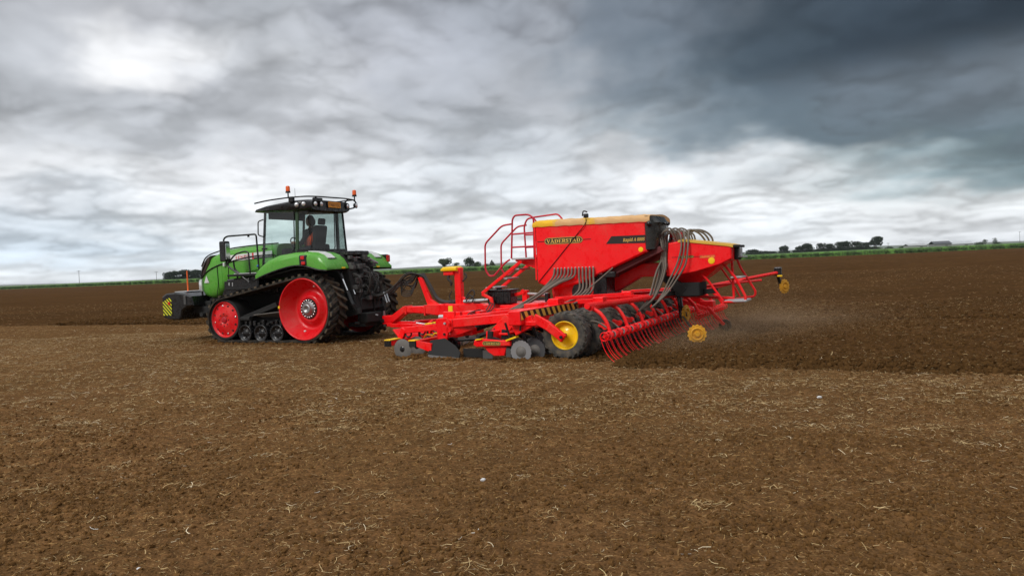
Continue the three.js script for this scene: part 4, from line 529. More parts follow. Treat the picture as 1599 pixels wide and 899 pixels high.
    for (const a of [1.1, 2.2, 3.2]) { obj('tool_arm', [beam([-3.6, 0.3, s * a], [-3.5, 0.5, s * a], 0.09, 0.12), beam([-3.5, 0.46, s * a], [-2.4, 0.56, s * a], 0.08, 0.12)], M.red, D); }
    for (const a of [1.6, 2.7, 3.0]) { obj('spring_band', new THREE.TorusGeometry(0.16, 0.026, 6, 22, 4.4).rotateZ(0.6).translate(...V(-3.14, 0.38, s * a).toArray()), M.black, D); obj('spring_clip', [beam([-3.2, 0.28, s * a], [-3.12, 0.36, s * a], 0.05, 0.03), beam([-3.12, 0.36, s * a], [-3.0, 0.34, s * a], 0.05, 0.03), beam([-3.16, 0.56, s * a], [-2.98, 0.58, s * a], 0.05, 0.03)], M.yellow, D); }
    for (let k = 0; k < 6; k++) { const a = 3.62 - k * 0.5, m = group('front_disc', D); obj('disc_blade', turned([[0.195, 0], [0.17, 0.012 * s], [0.1, 0.02 * s], [0.0, 0.02 * s]].map(([q, w]) => [q, w + s * a]).concat([[0.0, s * a - 0.004], [0.195, s * a - 0.004]]), -3.28, 0.145, 40), M.greyPlate, m); obj('disc_hub', [turned([[0, 0.035], [0.035, 0.035], [0.055, 0.02], [0.075, 0.012], [0.075, 0]].map(([q, w]) => [q, s * (a + w)]), -3.28, 0.145, 18)], M.black, m); obj('disc_arm', beam([-3.28, 0.15, s * (a - 0.06)], [-3.06, 0.26, s * (a - 0.08)], 0.04, 0.07), M.matt, m); }
    // side deflector
    obj('deflector_holder', loft([[[-2.93, 0.27, 3.62], [-2.93, 0.31, 3.62], [-2.93, 0.31, 3.68], [-2.93, 0.2, 3.68]], [[-2.6, 0.12, 3.64], [-2.6, 0.26, 3.64], [-2.6, 0.26, 3.7], [-2.6, 0.1, 3.7]]].map((q) => q.map(([l, y, w]) => [l, y, w * s]))), M.red, D);
    obj('side_deflector', loft([[-2.66, 0.02, 0.3, 3.72, 3.6], [-2.4, 0.0, 0.33, 3.74, 3.5], [-2.15, -0.02, 0.2, 3.74, 3.56], [-2.0, -0.03, 0.1, 3.73, 3.66]].map(([l, y0, y1, wa, wb]) => [[l, y0, wa * s], [l, y1, wb * s], [l, y1 + 0.015, (wb + 0.02) * s], [l, y0 + 0.015, (wa + 0.02) * s]])), M.matt, D);
    obj('deflector_edge', loft([[-2.65, 0.01, 3.745], [-2.4, -0.01, 3.765], [-2.0, -0.04, 3.755]].map(([l, y, w]) => [[l, y, w * s], [l, y + 0.055, (w - 0.012) * s], [l, y + 0.055, (w - 0.004) * s], [l, y, (w + 0.006) * s]])), M.greyPlate, D);
    obj('rear_flap', bx(-2.02, -1.6, 0.0, 0.16, ...f(3.5, 3.54), 0.006), M.matt, D); obj('flap_wheel', turned([[0.15, -0.06], [0.16, -0.04], [0.16, 0.04], [0.15, 0.06], [0.05, 0.06], [0, 0.05]].map(([q, w]) => [q, s * (3.35 - w)]), -2.36, 0.19, 24), M.black, D);
  }
  // coulters: 30 seed discs on arms
  const notched = (() => { const sh = new THREE.Shape(); const N = 20; for (let k = 0; k < N * 2; k++) { const a = k / (N * 2) * 6.283, q = k % 2 ? 0.202 : 0.19; k ? sh.lineTo(q * Math.cos(a), q * Math.sin(a)) : sh.moveTo(q, 0); } const g = new THREE.ExtrudeGeometry(sh, { depth: 0.006, bevelEnabled: false }); return flat(g); })();
  const hubG = flat(mergeGeometries([new THREE.LatheGeometry([[0.0005, 0.04], [0.03, 0.04], [0.065, 0.025], [0.075, 0.012], [0.098, 0.01], [0.1, 0.0]].map(([a, b]) => new THREE.Vector2(a, b)), 24).toNonIndexed()]).rotateX(Math.PI / 2));
  const armG = (() => { const a = [beam([-0.55, 0.22, 0], [0.02, 0.02, 0.03], 0.05, 0.09), beam([-0.6, 0.2, 0], [-0.58, 0.36, 0], 0.06, 0.1)]; return boxUV(mergeGeometries(a.map(flat))); })(), tubeG = boxUV(mergeGeometries([hose([[-0.3, 0.5, 0.03], [-0.22, 0.25, 0.03], [-0.12, 0.0, 0.04]], 0.02, 8, 6)].map(flat)));
  const ringM = std(0.34, 0.345, 0.36, 0.45, 0.7), discM = std(0.13, 0.13, 0.14, 0.5, 0.6, { map: grime });
  for (let k = 0; k < 30; k++) {
    const w = -3.7 + k * 0.255, l = k % 2 ? -0.62 : -0.77, c = group('coulter', D); c.position.copy(V(l, 0.135, w));
    for (const [n, g, m] of [['seed_disc', notched, k < 1 ? ringM : discM], ['disc_hub', hubG, M.greyPlate], ['coulter_arm', armG, M.matt], ['seed_tube', tubeG, M.black]]) { const o = new THREE.Mesh(g, m); o.name = n; o.castShadow = o.receiveShadow = true; c.add(o); }
  }
  obj('coulter_beam', [bx(-1.5, -1.36, 0.34, 0.48, -3.6, 3.6, 0.012), bx(-1.3, -1.1, 0.4, 0.44, -3.5, -0.8, 0.01)], M.red, D);
  for (let k = 0; k < 8; k++) { const w = -3.3 + k * 0.943; obj('coulter_bracket', [beam([-1.5, 0.34, w], [-1.15, 0.66, w], 0.05, 0.26), beam([-1.18, 0.62, w], [-0.85, 0.7, w], 0.06, 0.14)], M.red, D); }
  // near end coulter housing with its name plate
  obj('coulter_housing', [ex([[-1.68, 0.25], [-1.66, 0.33], [-1.45, 0.36], [-0.95, 0.32], [-0.95, 0.24], [-1.62, 0.215]], -3.76, -3.62, 0.012), ex([[-1.5, 0.22], [-1.05, 0.22], [-1.1, 0.06], [-1.3, 0.05], [-1.42, 0.12]], -3.7, -3.6, 0.01)], M.red, D);
  obj('wear_plate', [bx(-1.54, -1.34, 0.0, 0.15, -3.68, -3.66, 0.004), bx(-1.08, -0.96, 0.02, 0.22, -3.69, -3.63, 0.02)], M.grey, D);
  obj('housing_edge', [beam([-1.62, 0.345, -3.74], [-1.5, 0.36, -3.74], 0.1, 0.02, 0), beam([-1.02, 0.335, -3.72], [-0.82, 0.4, -3.72], 0.12, 0.03, 0)], M.yellow, D);
  const pill = (l0, l1, y0, y1, w) => { const q = (y1 - y0) / 2, pts = []; for (let k = 0; k <= 10; k++) { const a = -Math.PI / 2 + k / 10 * Math.PI; pts.push([l1 - q + q * Math.cos(a), (y0 + y1) / 2 + q * Math.sin(a)]); } for (let k = 0; k <= 10; k++) { const a = Math.PI / 2 + k / 10 * Math.PI; pts.push([l0 + q + q * Math.cos(a), (y0 + y1) / 2 + q * Math.sin(a)]); } return plateGeo(pts, w); };
  const nameMat = new THREE.MeshStandardMaterial({ roughness: 0.45, map: canvasTex(1024, 256, (c, w, h) => { c.fillStyle = '#17130d'; c.fillRect(0, 0, w, h); c.strokeStyle = '#d9b65a'; c.lineWidth = 16; const q = h / 2 - 14; c.beginPath(); c.moveTo(q + 14, 14); c.lineTo(w - q - 14, 14); c.arc(w - q - 14, h / 2, q, -Math.PI / 2, Math.PI / 2); c.lineTo(q + 14, h - 14); c.arc(q + 14, h / 2, q, Math.PI / 2, Math.PI * 1.5); c.stroke(); c.fillStyle = '#e3bf5c'; c.font = 'bold 190px serif'; c.textAlign = 'center'; c.textBaseline = 'middle'; c.fillText('VÄDERSTAD', w / 2, h / 2 + 8, w - 120); }) });
  obj('name_plate', pill(-1.49, -1.13, 0.245, 0.32, -3.764), nameMat, D, true);
  // hazard stripes on the rear cross member (both ends)
  const hz = new THREE.MeshStandardMaterial({ roughness: 0.5, map: canvasTex(1024, 64, (c, w, h) => { c.fillStyle = '#e2b04a'; c.fillRect(0, 0, w, h); c.fillStyle = '#1b140e'; for (let k = -1; k < 12; k++) { c.beginPath(); c.moveTo(k * 92, 0); c.lineTo(k * 92 + 44, 0); c.lineTo(k * 92 + 84, h); c.lineTo(k * 92 + 40, h); c.fill(); } }) });
  for (const [a, b] of [[-3.85, -1.12], [1.12, 3.85]]) { const g = new THREE.PlaneGeometry(b - a, 0.14).rotateY(Math.PI / 2).translate(...V(-0.672, 0.765, (a + b) / 2).toArray()); obj('warning_stripes', g, hz, D, true); }
  obj('stripe_backing', [bx(-0.69, -0.676, 0.68, 0.845, -3.86, -1.1, 0.004), bx(-0.69, -0.676, 0.68, 0.845, 1.1, 3.86, 0.004)], M.darkRed, D);
  obj('light_bracket', [beam([-0.72, 0.66, -3.75], [-0.75, 0.5, -3.75], 0.02, 0.03), beam([-0.72, 0.66, -3.4], [-0.75, 0.48, -3.4], 0.03, 0.04)], M.black, D);
  // packer wheels
  const tyreG = (() => { const g = new THREE.LatheGeometry([[0.25, -0.13], [0.3, -0.165], [0.36, -0.165], [0.385, -0.15], [0.397, -0.11], [0.405, 0], [0.397, 0.11], [0.385, 0.15], [0.36, 0.165], [0.3, 0.165], [0.25, 0.13]].map(([a, b]) => new THREE.Vector2(a, b)), 40).rotateX(Math.PI / 2), parts = [flat(g)]; for (let k = 0; k < 22; k++) for (const s of [-1, 1]) { const a = (k + (s > 0 ? 0.5 : 0)) / 22 * 6.283; parts.push(flat(new THREE.BoxGeometry(0.05, 0.02, 0.14).rotateY(s * 0.5).translate(0, 0.397, s * 0.085).rotateZ(a)), flat(new THREE.BoxGeometry(0.03, 0.04, 0.008).translate(0, 0.37, s * 0.162).rotateZ(a))); } return boxUV(mergeGeometries(parts)); })();
  const rimG = boxUV(flat(new THREE.LatheGeometry([[0.26, -0.13], [0.255, 0.12], [0.235, 0.135], [0.225, 0.12], [0.215, 0.06], [0.2, 0.03], [0.12, 0.035], [0.1, 0.06], [0.05, 0.065], [0.045, 0.1], [0.0005, 0.1]].map(([a, b]) => new THREE.Vector2(a, b)), 40).rotateX(Math.PI / 2)));
  const tyreM = std(1, 1, 1, 0.92, 0, { map: texture(256, 256, (u, v) => { const t = Math.min(1, Math.max(0, 0.35 + fbm(u * 9, v * 9, 4, 9) * 1.1)); return [58 + 38 * t, 57 + 30 * t, 55 + 20 * t]; }) });
  for (let k = 0; k < 18; k++) {
    const w = -3.44 + k * 0.405, l = k % 2 ? 0.14 : 0, c = group('packer_wheel', D); c.position.copy(V(l, 0.405, w));
    for (const [n, g, m] of [['tyre', tyreG, tyreM], ['wheel_rim', rimG, k === 0 || k === 17 ? M.yellow : M.grey]]) { const o = new THREE.Mesh(g, m); o.name = n; o.castShadow = o.receiveShadow = true; if (n === 'tyre') o.rotation.z = k * 0.7; c.add(o); }
  }
  obj('wheel_axle', [rod([0, 0.405, -3.66], [0, 0.405, 3.66], 0.04), rod([0.14, 0.405, -3.2], [0.14, 0.405, 3.2], 0.04)], M.matt, D);
  for (const s of sides) { const w = 3.7 * s; obj('wheel_arm', [beam([-0.5, 0.72, w], [-0.2, 0.56, w], 0.06, 0.16, 0.015), beam([-0.24, 0.58, w], [0.05, 0.36, w], 0.09, 0.15, 0.02), rod([0, 0.405, w - 0.05], [0, 0.405, w + 0.05], 0.03), bx(-0.66, -0.44, 0.58, 0.67, ...(s < 0 ? [-3.74, -3.3] : [3.3, 3.74]), 0.02)], M.red, D); obj('diagonal_brace', beam([-0.9, 0.5, w * 0.985], [-0.52, 0.68, w * 0.985], 0.14, 0.2, 0.02), M.red, D); obj('axle_nut', rod([0.01, 0.395, w + s * 0.05], [0.01, 0.395, w + s * 0.075], 0.03, 0.03, 6), M.matt, D); }
  for (let k = 0; k < 10; k++) { const w = -3.2 + k * 0.72; obj('scraper', [beam([0.5, 0.56, w], [0.66, 0.5, w], 0.1, 0.07), rod([0.62, 0.52, w - 0.06], [0.62, 0.52, w + 0.06], 0.05)], M.red, D); }
  // rear frame and the following harrow
  obj('rear_frame', [rod([0.45, 0.86, -3.5], [0.45, 0.86, 3.5], 0.05), beam([-0.8, 0.84, 2.9], [0.45, 0.88, 2.9], 0.08, 0.1), beam([-0.8, 0.84, -1.2], [0.45, 0.88, -1.2], 0.08, 0.1), beam([-0.8, 0.84, 1.2], [0.45, 0.88, 1.2], 0.08, 0.1), beam([-0.85, 0.95, -1.9], [0.5, 0.98, -1.2], 0.06, 0.07), bx(-0.92, -0.7, 0.8, 0.96, -2.1, -1.8, 0.02), bx(-0.95, -0.75, 0.8, 0.92, -1.3, -0.9, 0.02), bx(0.3, 0.5, 0.9, 1.04, -1.3, -1.1, 0.02)], M.red, D);
  for (let k = 0; k < 8; k++) { const w = -3.4 + k * 0.97; obj('harrow_arm', hose([[0.42, 0.86, w], [0.58, 0.78, w], [0.7, 0.62, w], [0.77, 0.42, w]], 0.034, 14, 8), M.red, D); }
  for (let k = 0; k < 4; k++) { const w = 0.95 + k * 0.9; obj('harrow_arm', hose([[0.72, 0.9, w], [1.0, 0.8, w], [1.2, 0.62, w], [1.32, 0.42, w]], 0.036, 14, 8), M.red, D); }
  obj('rear_tool_bar', [beam([0.45, 0.88, 0.9], [0.75, 0.9, 0.9], 0.08, 0.1), beam([0.45, 0.88, 3.4], [0.75, 0.9, 3.4], 0.08, 0.1), rod([0.74, 0.9, 0.7], [0.74, 0.9, 3.7], 0.045), bx(1.2, 1.5, 0.52, 0.66, 1.5, 1.8, 0.02), beam([1.0, 0.75, 1.6], [1.3, 0.6, 1.6], 0.1, 0.12), rod([1.32, 0.4, 0.7], [1.32, 0.4, 3.75], 0.022)], M.red, D);
  obj('harrow_beam', rod([0.77, 0.4, -3.76], [0.77, 0.4, 3.76], 0.022), M.red, D);
  const tineG = (() => { const p = []; for (let k = 0; k <= 40; k++) { const a = Math.PI + k / 40 * 6.283 * 2.25; p.push(new THREE.Vector3(0.07 * Math.cos(a), 0.07 * Math.sin(a), -0.02 + k / 40 * 0.04)); } const tip = [[-0.01, -0.09], [0.02, -0.17], [0.06, -0.25], [0.13, -0.34], [0.22, -0.41], [0.26, -0.43]].map(([x, y]) => new THREE.Vector3(x - 0.03, y, 0.022)); const c = new THREE.CatmullRomCurve3([new THREE.Vector3(-0.055, -0.03, 0.02), ...tip]).getPoints(16); return boxUV(mergeGeometries([flat(tubePts(p, 0.009, 6)), flat(tubePts(c, 0.0062, 6))])); })();
  for (let k = 0; k < 84; k++) { const w = k < 60 ? -3.72 + k * 0.125 : 0.78 + (k - 60) * 0.125, o = new THREE.Mesh(tineG, M.red); o.name = 'harrow_tine'; o.castShadow = o.receiveShadow = true; o.position.copy(V((k < 60 ? 0.77 : 1.32) + (k % 2) * 0.02, 0.4, w)); o.rotation.z = (r() - 0.5) * 0.08; D.add(o); }
  for (let k = 0; k < 13; k++) { const w = -3.3 + k * 0.5; obj('tine_clamp', new THREE.TorusGeometry(0.045, 0.016, 6, 14).rotateY(0.2).translate(...V(0.77, 0.4, w).toArray()), M.galv, D); obj('seed_hose', hose([[0.35, 0.62, w + 0.1], [0.5, 0.6, w + 0.05], [0.68, 0.5, w], [0.8, 0.36, w - 0.01]], 0.014, 12, 5), M.hose, D); }
  // marker arms with toothed yellow discs
  obj('marker_arm', [rod([0.42, 0.9, -3.55], [0.95, 0.86, 1.15], 0.055), rod([0.3, 0.98, -2.4], [0.7, 0.9, -0.6], 0.035), bx(0.32, 0.52, 0.84, 1.02, -3.0, -2.8, 0.02)], M.red, D);
  const gear = (() => { const sh = new THREE.Shape(), N = 14; for (let k = 0; k < N * 4; k++) { const a = k / (N * 4) * 6.283, q = [0.16, 0.178, 0.178, 0.16][k % 4]; k ? sh.lineTo(q * Math.cos(a), q * Math.sin(a)) : sh.moveTo(q, 0); } return boxUV(mergeGeometries([flat(new THREE.ExtrudeGeometry(sh, { depth: 0.02, bevelEnabled: true, bevelSize: 0.006, bevelThickness: 0.006, bevelSegments: 1 })), flat(new THREE.TorusGeometry(0.11, 0.02, 6, 24).translate(0, 0, 0.03)), flat(new THREE.CylinderGeometry(0.045, 0.06, 0.05, 16).rotateX(Math.PI / 2).translate(0, 0, 0.04)), ...[0, 1, 2, 3, 4, 5].map((k) => flat(new THREE.CylinderGeometry(0.012, 0.012, 0.02, 6).rotateX(Math.PI / 2).translate(0.075 * Math.cos(k * 1.047), 0.075 * Math.sin(k * 1.047), 0.032)))])); })();
  const disc = (l, y, w, yaw) => { const o = new THREE.Mesh(gear, M.discYellow); o.name = 'marker_disc'; o.castShadow = o.receiveShadow = true; o.position.copy(V(l, y, w)); o.rotation.y = yaw; D.add(o); return o; };
  disc(1.68, 0.175, -1.0, 0.35); disc(1.12, 0.46, 0.5, 1.35); disc(2.62, 0.8, 4.85, 1.0);
  obj('marker_bracket', [hose([[0.9, 0.8, 0.55], [0.86, 1.0, 0.55], [0.9, 1.06, 0.55], [0.97, 1.02, 0.55], [0.98, 0.85, 0.55], [1.02, 0.6, 0.5], [1.05, 0.36, 0.45]], 0.055, 22, 8), bx(1.0, 1.16, 0.4, 0.5, 0.42, 0.56, 0.02)], M.black, D);
  obj('marker_stub', beam([1.08, 0.42, 0.4], [1.62, 0.2, -0.95], 0.03, 0.03), M.matt, D);
  obj('marker_arm', [rod([1.2, 0.95, 1.3], [2.5, 1.16, 4.6], 0.04), rod([1.0, 0.8, 1.2], [1.9, 1.05, 2.9], 0.03)], M.red, D);
  obj('marker_bracket', [bx(2.42, 2.6, 1.08, 1.3, 4.55, 4.72, 0.03), beam([2.5, 1.12, 4.66], [2.56, 0.78, 4.8], 0.07, 0.08, 0.02)], M.black, D); obj('reflector', bx(2.5, 2.62, 1.06, 1.1, 4.5, 4.6, 0.01), M.yellow, D);
  // main hopper
  const HW = 0.8, body = [[-1.72, 2.49], [0.7, 2.4], [0.7, 1.79], [-0.36, 1.36], [-0.74, 1.2], [-1.35, 1.1], [-1.7, 1.24]];
  const hop = obj('hopper', ex(body, -HW, HW, 0.03), M.red, D);
  obj('hopper_lip', [bx(-1.74, 0.72, 2.44, 2.47, -HW - 0.015, -HW + 0.004, 0.006), bx(-1.735, -1.7, 1.3, 2.47, -HW - 0.014, -HW + 0.004, 0.006)].map((g, i) => i ? g : g.applyMatrix4(new THREE.Matrix4().makeTranslation(0.51, -2.455, 0)).rotateZ(-0.037).translate(-0.51, 2.425, 0)), M.red, hop);
  obj('hopper_funnel', [ex([[-1.6, 1.3], [-1.45, 1.1], [-1.15, 0.8], [-0.55, 0.8], [-0.3, 1.2], [-0.4, 1.4]], -0.62, 0.62, 0.03), ex([[-1.72, 1.9], [-1.72, 1.5], [-2.3, 1.72], [-2.3, 1.76], [-1.9, 1.76]], -0.6, -0.5, 0.01), ex([[-1.72, 1.9], [-1.72, 1.5], [-2.3, 1.72], [-2.3, 1.76], [-1.9, 1.76]], 0.3, 0.4, 0.01)], M.red, D);
  obj('tank_legs', [beam([-1.4, 1.2, -0.6], [-1.3, 0.7, -0.7], 0.1, 0.12), beam([-0.5, 1.3, -0.6], [-0.6, 0.7, -0.7], 0.1, 0.12)], M.red, D);
  obj('fan_housing', [rod([-0.75, 1.02, -0.74], [-0.75, 1.02, -0.6], 0.2, 0.2, 22), bx(-0.5, -0.2, 0.9, 1.32, -0.7, 0.3, 0.03), bx(-0.4, 0.0, 1.3, 1.42, -0.72, -0.4, 0.02)], M.black, D);
  M.tarp = std(1, 1, 1, 0.8, 0, { map: texture(512, 256, (u, v) => { const t = sstep(-0.25, 0.3, fbm(u * 5 + 2, v * 5, 5, 5) + (u - 0.18) * 1.2 + fbm(u * 40, v * 40, 2, 40) * 0.3); return [222 - 20 * t, 174 - 14 * t, 26 + 84 * t]; }) });
  { // tarpaulin lid, domed, dusty towards the back
    const rings = []; for (let i = 0; i <= 24; i++) { const l = -1.76 + i / 24 * 2.54, y = 2.47 - 0.035 * i / 24 + 0.006 * Math.sin(i * 2.1) + (i < 1 ? -0.01 : 0), q = []; for (let k = 0; k <= 12; k++) { const a = Math.PI * k / 12; q.push([l, y + (0.115 + 0.012 * Math.sin(i * 1.7 + k)) * Math.sin(a) ** 0.55, 0.825 * Math.cos(a)]); } q.push([l, y - 0.05, -0.82], [l, y - 0.05, 0.82]); rings.push(q); }
    const g = loft(rings, { crease: 0.8 }); boxUV(g); const uv = g.attributes.uv, p = g.attributes.position; for (let i = 0; i < p.count; i++) uv.setXY(i, (p.getX(i) + L0 + 1.76) / 2.6, p.getZ(i) * 0.4 + 0.5); obj('hopper_cover', g, M.tarp, D, true);
  }
  obj('cover_strap', [hose([[-0.55, 2.56, -0.8], [-0.55, 2.44, -0.835], [-0.8, 2.17, -0.812], [-1.3, 1.64, -0.812], [-1.68, 1.24, -0.812]], 0.008, 20, 5), bx(-0.6, -0.5, 2.54, 2.63, -0.84, -0.76, 0.02), hose([[-0.62, 2.58, -0.82], [-0.6, 2.68, -0.8], [-0.52, 2.66, -0.8]], 0.015, 8, 5)], M.black, D);
  { // black rolled end of the cover
    const rings = [], N = 10; for (let i = 0; i <= N; i++) { const t = i / N, y = 1.84 + t * 0.66; const q = []; const rr = 0.25 - 0.012 * (i % 2) - (i > 8 ? 0.06 * (i - 8) : 0); for (let k = 0; k < 20; k++) { const a = k / 20 * 6.283; q.push([0.72 + Math.max(-0.06, rr * Math.cos(a) * 1.0) * (0.75 + 0.25 * t), y, -0.24 + 0.56 * Math.sign(Math.sin(a)) * Math.abs(Math.sin(a)) ** 0.5]); } rings.push(q); }
    obj('rear_shroud', loft(rings, { crease: 0.5 }), std(0.02, 0.02, 0.018, 0.55, 0, { roughnessMap: gloss }), D);
    obj('shroud_knob', [rod([0.92, 2.36, -0.3], [1.0, 2.34, -0.3], 0.025), put(new THREE.SphereGeometry(0.04, 10, 8), 1.02, 2.34, -0.3), put(new THREE.SphereGeometry(0.06, 10, 8), 0.78, 2.34, -0.84)], M.black, D);
  }
  obj('rear_chute', [beam([-0.3, 1.3, 0], [0.95, 1.84, 0], 1.3, 0.12), bx(-0.45, -0.25, 1.36, 1.46, -0.78, -0.66, 0.02)], std(0.1, 0.012, 0.014, 0.6), D);
  obj('hopper_name_plate', pill(-1.5, -0.64, 2.035, 2.175, -HW - 0.004), nameMat, hop, true);
  obj('plate_line', [bx(-1.66, -1.49, 2.1, 2.112, -HW - 0.006, -HW - 0.001, 0), bx(-0.65, -0.46, 2.098, 2.11, -HW - 0.006, -HW - 0.001, 0)], M.matt, hop);
  obj('model_plate', plateGeo([[-0.14, 1.985], [0.68, 1.965], [0.68, 2.125], [-0.02, 2.135]], -HW - 0.005), new THREE.MeshStandardMaterial({ roughness: 0.5, map: canvasTex(1024, 220, (c, w, h) => { c.fillStyle = '#1c1512'; c.fillRect(0, 0, w, h); c.fillStyle = '#d8b054'; c.font = 'italic bold 118px serif'; c.textAlign = 'right'; c.textBaseline = 'middle'; c.fillText('Rapid A 800S', w - 20, h / 2 + 6, 560); }) }), hop, true);
  obj('reflector', turned([[0, 0], [0.045, 0], [0.05, 0.008]].map(([a, b]) => [a, -HW - 0.01 + b]), 0.58, 1.84, 20), M.yellow, hop);
  // ladder and platform in front of the hopper
  obj('platform', [bx(-2.3, -1.76, 1.75, 1.79, -0.78, 0.0, 0.008)], M.galv, D);
  const lad = M.darkRed;
  obj('guard_rail', [pipe([[-2.3, 1.78, -0.78], [-2.24, 2.62, -0.78], [-2.18, 2.7, -0.78], [-1.86, 2.7, -0.78], [-1.74, 2.62, -0.78], [-1.76, 1.78, -0.78]], 0.02, 0.09), rod([-2.27, 2.3, -0.78], [-1.75, 2.31, -0.78], 0.018), rod([-2.28, 2.02, -0.78], [-1.76, 2.02, -0.78], 0.018)], M.railRed, D);
  obj('guard_rail', [pipe([[-2.31, 1.78, 0.0], [-2.33, 2.5, 0.0], [-2.25, 2.66, 0.0], [-2.1, 2.68, 0.0], [-2.0, 2.55, 0.0], [-1.98, 1.78, 0.0]], 0.02, 0.09), pipe([[-2.1, 2.68, 0.0], [-1.5, 2.72, 0.0], [-1.4, 2.6, 0.0]], 0.02, 0.08), rod([-2.33, 2.3, 0], [-1.98, 2.3, 0], 0.018), rod([-2.32, 2.02, 0], [-1.98, 2.02, 0], 0.018)], M.railRed, D);
  for (const w of [-0.78, 0.0]) obj('handrail', pipe([[-2.27, 2.52, w], [-2.5, 2.5, w], [-2.93, 2.13, w], [-2.95, 1.56, w], [-2.86, 1.42, w], [-2.74, 1.42, w], [-2.45, 1.7, w], [-2.34, 1.76, w]], 0.02, 0.08), M.railRed, D);
  for (const w of [-0.74, -0.08]) obj('ladder_stringer', [beam([-3.08, 1.04, w], [-2.08, 1.72, w], 0.04, 0.07), beam([-3.08, 1.03, w], [-2.85, 0.92, w], 0.04, 0.07), beam([-2.86, 0.95, w], [-2.82, 0.72, w], 0.05, 0.08)], M.red, D);
  for (const [l, y] of [[-2.98, 1.14], [-2.68, 1.33], [-2.38, 1.53]]) obj('ladder_step', bx(l - 0.02, l + 0.22, y, y + 0.035, -0.72, -0.1, 0.008), M.galv, D);
  obj('tool_box', [bx(-3.02, -2.44, 0.79, 1.08, -0.62, -0.26, 0.03), ...[0, 1, 2, 3, 4].map((k) => bx(-2.98 + k * 0.11, -2.94 + k * 0.11, 0.8, 1.04, -0.635, -0.6, 0.006))], M.black, D); obj('box_lid', [bx(-3.05, -2.41, 1.07, 1.11, -0.65, -0.23, 0.015), put(new THREE.CylinderGeometry(0.05, 0.07, 0.05, 14), -2.8, 1.13, -0.44)], M.black, D); obj('box_knob', put(new THREE.CylinderGeometry(0.09, 0.09, 0.02, 16), -2.8, 1.16, -0.44), M.galv, D);
  obj('hydraulic_post', [bx(-2.24, -2.12, 0.7, 1.08, -0.46, -0.32, 0.015), beam([-2.44, 0.98, -0.4], [-2.16, 1.04, -0.4], 0.06, 0.07), rod([-2.2, 1.05, -0.46], [-2.2, 1.05, -0.5], 0.05)], M.red, D); obj('post_ram', [rod([-2.14, 1.0, -0.4], [-1.85, 0.985, -0.4], 0.028), rod([-1.86, 0.985, -0.4], [-1.62, 0.97, -0.4], 0.042)], M.galv, D); obj('post_fitting', [rod([-2.05, 0.74, -0.5], [-2.05, 0.9, -0.5], 0.035), rod([-2.12, 0.78, -0.5], [-1.98, 0.8, -0.5], 0.03)], M.chrome, D); obj('bracket', bx(-1.68, -1.6, 0.8, 1.0, -0.5, -0.36, 0.01), M.black, D);
  // seed hoses falling from the metering unit
  for (let k = 0; k < 12; k++) {
    const l0 = -1.28 + k * 0.078, left = k < 7;
    const dst = left ? [[-1.5 + 0.055 * k, 1.14 + 0.012 * k, -0.92 - 0.012 * (k % 3)], [-1.72 + 0.02 * k, 0.88 + 0.022 * (k % 4), -1.2 - 0.03 * (k % 3)], [-2.0 + 0.03 * k, 0.7 + 0.015 * (k % 3), -1.6 - 0.03 * (k % 4)]] : [[l0 + 0.02, 1.08, -0.86 - 0.01 * k], [l0 - 0.16, 0.9, -1.05], [l0 - 0.4, 0.72, -1.6 - 0.05 * k]];
    obj('seed_hose', hose([[l0, 1.52, -0.83], [l0 + (left ? -0.02 : 0.01), 1.36, -0.88], ...dst], 0.021, 22, 6), M.hose, D);
    obj('hose_clip', put(new THREE.SphereGeometry(0.016, 8, 6), l0, 1.53, -0.845), M.galv, D);
  }
  for (let k = 0; k < 4; k++) obj('seed_hose', hose([[-0.72 + 0.03 * k, 0.84, -0.9], [-0.95, 0.78, -1.3], [-1.2, 0.74, -1.9 - 0.1 * k], [-1.3, 0.6, -2.4]], 0.021, 18, 6), M.hose, D);
  obj('tension_cable', [rod([0.02, 1.5, -0.9], [-0.65, 0.92, -1.2], 0.014), rod([-0.65, 0.92, -1.2], [-1.1, 0.74, -1.7], 0.018)], M.hose, D);
  // rear arm carrying the small seed hopper
  obj('rear_arm', ex([[-0.55, 0.92], [-0.5, 1.16], [0.3, 1.56], [0.75, 1.56], [1.2, 1.45], [1.2, 1.2], [0.65, 1.28], [0.35, 1.28], [-0.25, 0.95]], -0.16, 0.16, 0.02), M.red, D);
  obj('rear_hopper_stand', [beam([0.9, 1.3, -0.3], [1.3, 0.95, -0.3], 0.12, 0.2), bx(1.12, 1.62, 0.86, 1.14, -0.35, 0.35, 0.03), beam([0.6, 0.9, 0], [1.9, 0.95, 0], 0.12, 0.1)], M.matt, D);
  const sm = obj('small_hopper', [ex([[1.0, 1.29], [1.06, 1.94], [1.3, 1.97], [2.29, 1.82], [2.28, 1.58], [2.04, 1.47], [1.58, 1.35], [1.05, 1.27]], -0.5, 0.5, 0.02)], M.red, D);
  obj('hopper_funnel', loft([[[1.06, 1.29, -0.48], [1.06, 1.29, 0.48], [2.05, 1.47, 0.48], [2.05, 1.47, -0.48]], [[1.22, 1.14, -0.2], [1.22, 1.14, 0.2], [1.62, 1.14, 0.2], [1.62, 1.14, -0.2]]], { crease: 0.3 }), M.red, D);
  obj('small_hopper_lid', loft([[1.26, 1.975], [1.32, 1.99], [2.2, 1.86], [2.32, 1.83]].map(([l, y]) => [[l, y - 0.03, -0.52], [l, y + 0.012, -0.52], [l, y + 0.03, -0.3], [l, y + 0.03, 0.3], [l, y + 0.012, 0.52], [l, y - 0.03, 0.52]])), M.lidYellow, D);
